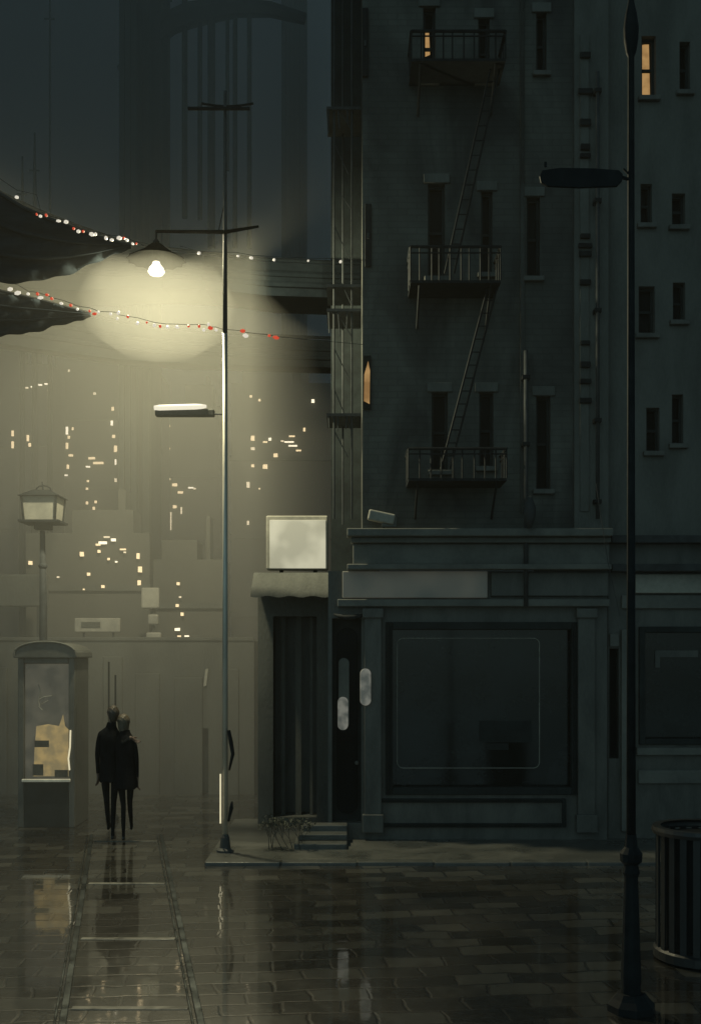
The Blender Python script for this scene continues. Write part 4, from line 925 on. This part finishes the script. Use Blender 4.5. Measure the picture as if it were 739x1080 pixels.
def skeleton(k, head_off, sh_w, arms, legs, slim=1.0):
    """local frame: walks toward +y, x to its right, z up. k scales the height from 1.80 m"""
    J, E = {}, []
    def j(n, x, y, z, r): J[n] = ((x*k, y*k, z*k), r if isinstance(r, tuple) else r*k*slim if n[0] != 's' or n != 'skull' else r)
    j('pelvis', 0, 0, .98, .135); j('waist', 0, .01, 1.10, .125); j('chest', 0, .0, 1.30, .145); j('upper', 0, -.01, 1.42, .115)
    j('neck', head_off[0]*.4, .0+head_off[1]*.4, 1.535, .055); j('jaw', head_off[0]*.8, .02+head_off[1]*.8, 1.60, .066); j('skull', head_off[0], .005+head_off[1], 1.695, .088); j('crown', head_off[0]*1.1, .0+head_off[1], 1.745, .062)
    j('nose', head_off[0]*.9, .105+head_off[1], 1.655, .012)
    E += [('pelvis', 'waist'), ('waist', 'chest'), ('chest', 'upper'), ('upper', 'neck'), ('neck', 'jaw'), ('jaw', 'skull'), ('skull', 'crown'), ('skull', 'nose')]
    for sd, nm in ((-1, 'l'), (1, 'r')):
        j('sh'+nm, sd*sh_w, -.01, 1.43, .072)
        (ex, ey, ez), (wx_, wy_, wz_) = arms[nm][:2]
        j('el'+nm, ex, ey, ez, .050); j('wr'+nm, wx_, wy_, wz_, .033)
        E += [('upper', 'sh'+nm), ('sh'+nm, 'el'+nm), ('el'+nm, 'wr'+nm)]
        (kx, ky, kz), (ax, ay, az), (tx, ty, tz) = legs[nm]
        j('hip'+nm, sd*.085, 0, .92, .098); j('th'+nm, (sd*.085+kx)/2, ky/2, (.92+kz)/2, .078); j('kn'+nm, kx, ky, kz, .056); j('cf'+nm, kx*.6+ax*.4, ky*.6+ay*.4-.015, kz*.6+az*.4, .052); j('an'+nm, ax, ay, az, .036)
        j('he'+nm, ax, ay-.045, az-.045, .032); j('to'+nm, tx, ty, tz, .030)
        E += [('pelvis', 'hip'+nm), ('hip'+nm, 'th'+nm), ('th'+nm, 'kn'+nm), ('kn'+nm, 'cf'+nm), ('cf'+nm, 'an'+nm), ('an'+nm, 'he'+nm), ('an'+nm, 'to'+nm)]
        hand(J, E, 'wr'+nm, arms[nm][2], arms[nm][3], nm, 1 if nm == 'r' else -1)
    return J, E
def cap_hair(bm, c, rx=.100, ry=.112, rz=.105, long=0.0):
    r_ = bmesh.ops.create_icosphere(bm, subdivisions=4, radius=1.0)
    for v in r_['verts']:
        n = v.co.copy(); f = 1+.06*math.sin(9*n.x+4*n.z)*math.sin(8*n.y+5*n.z)+.035*math.sin(31*math.atan2(n.y, n.x)+3*n.z)*(1-abs(n.z))
        z_ = n.z*rz*f
        if n.z < -.15 and n.y < .25: z_ = (n.z*rz-(-.15-n.z)*long)
        v.co = c+Vector((n.x*rx*f*(1-.2*max(0, -n.z)), n.y*ry*f-.012, z_+.014))
    dele = [v for v in bm.verts if (v.co-c).y > .045 and (v.co-c).z < .045]
    bmesh.ops.delete(bm, geom=dele, context='VERTS')
# taller one: left of the pair, right arm round the other's shoulders, left arm hanging
CD = gd(888); k1 = 1.02
J, E = skeleton(k1, (.045, .02), .150,
    {'l': ((-.190, -.03, 1.17), (-.190, .02, .90), (-.02, .10, -1), (.4, 1, 0)), 'r': ((.22, -.17, 1.30), (.325, -.125, 1.395), (.65, .35, -.5), (-.2, .8, .6))},
    {'l': ((-.07, .10, .54), (-.075, .32, .17), (-.07, .46, .14)), 'r': ((.045, .04, .52), (.035, .0, .085), (.045, .15, .03))}, slim=.82)
cp = [(1.585, .088, .085, .02, .005), (1.53, .092, .088, .015, -.005), (1.475, .155, .108, 0, -.01), (1.40, .20, .135, 0, -.01), (1.28, .205, .152, 0, -.005), (1.12, .190, .150, 0, 0), (.98, .200, .165, 0, 0), (.88, .215, .18, 0, 0.01), (.80, .225, .19, 0, 0.01)]
person('taller person at left in a black coat, one arm round the other', (wx(116.5, CD), CD, 0), R(4), 1.83, J, E, [(a*k1, b*.80, c*.88, d, e) for a, b, c, d, e in cp], M['coat'], M['hair'], lambda bm, c: cap_hair(bm, c, .094, .106, .100, long=.06))
# shorter one
CD2 = CD-.03; k2 = .955
J, E = skeleton(k2, (-.03, .02), .135,
    {'l': ((-.25, -.02, 1.17), (-.20, .16, 1.02), (.3, 1, -.1), (0, .2, 1)), 'r': ((.185, -.04, 1.17), (.19, .02, .90), (.02, .10, -1), (-.4, 1, 0))},
    {'l': ((-.035, .03, .52), (-.03, -.02, .085), (-.035, .13, .03)), 'r': ((.06, .10, .54), (.065, .34, .18), (.06, .47, .15))}, slim=.8)
cp = [(1.585, .085, .084, -.015, .005), (1.53, .088, .086, -.01, -.005), (1.475, .145, .104, 0, -.01), (1.40, .175, .125, 0, -.01), (1.28, .18, .145, 0, -.005), (1.10, .165, .14, 0, 0), (.96, .19, .165, 0, 0), (.86, .21, .18, 0, 0.01), (.76, .225, .195, 0, 0.01)]
person('shorter fair-haired person at right in a dark coat, under the taller one\'s arm', (wx(132.5, CD2), CD2, 0), R(6), 1.72, J, E, [(a*k2, b*.82, c*.88, d, e) for a, b, c, d, e in cp], M['coat2'], M['hair2'], lambda bm, c: cap_hair(bm, c, .099, .108, .096, long=.20))

# ------------------------------------------------------------------ render settings
S.view_settings.view_transform = 'Standard'; S.view_settings.look = 'None'; S.view_settings.exposure = 0; S.view_settings.gamma = 1
S.render.engine = 'CYCLES'
S.cycles.use_denoising = True
S.cycles.volume_bounces = 0
S.cycles.max_bounces = 6
S.cycles.use_adaptive_sampling = False
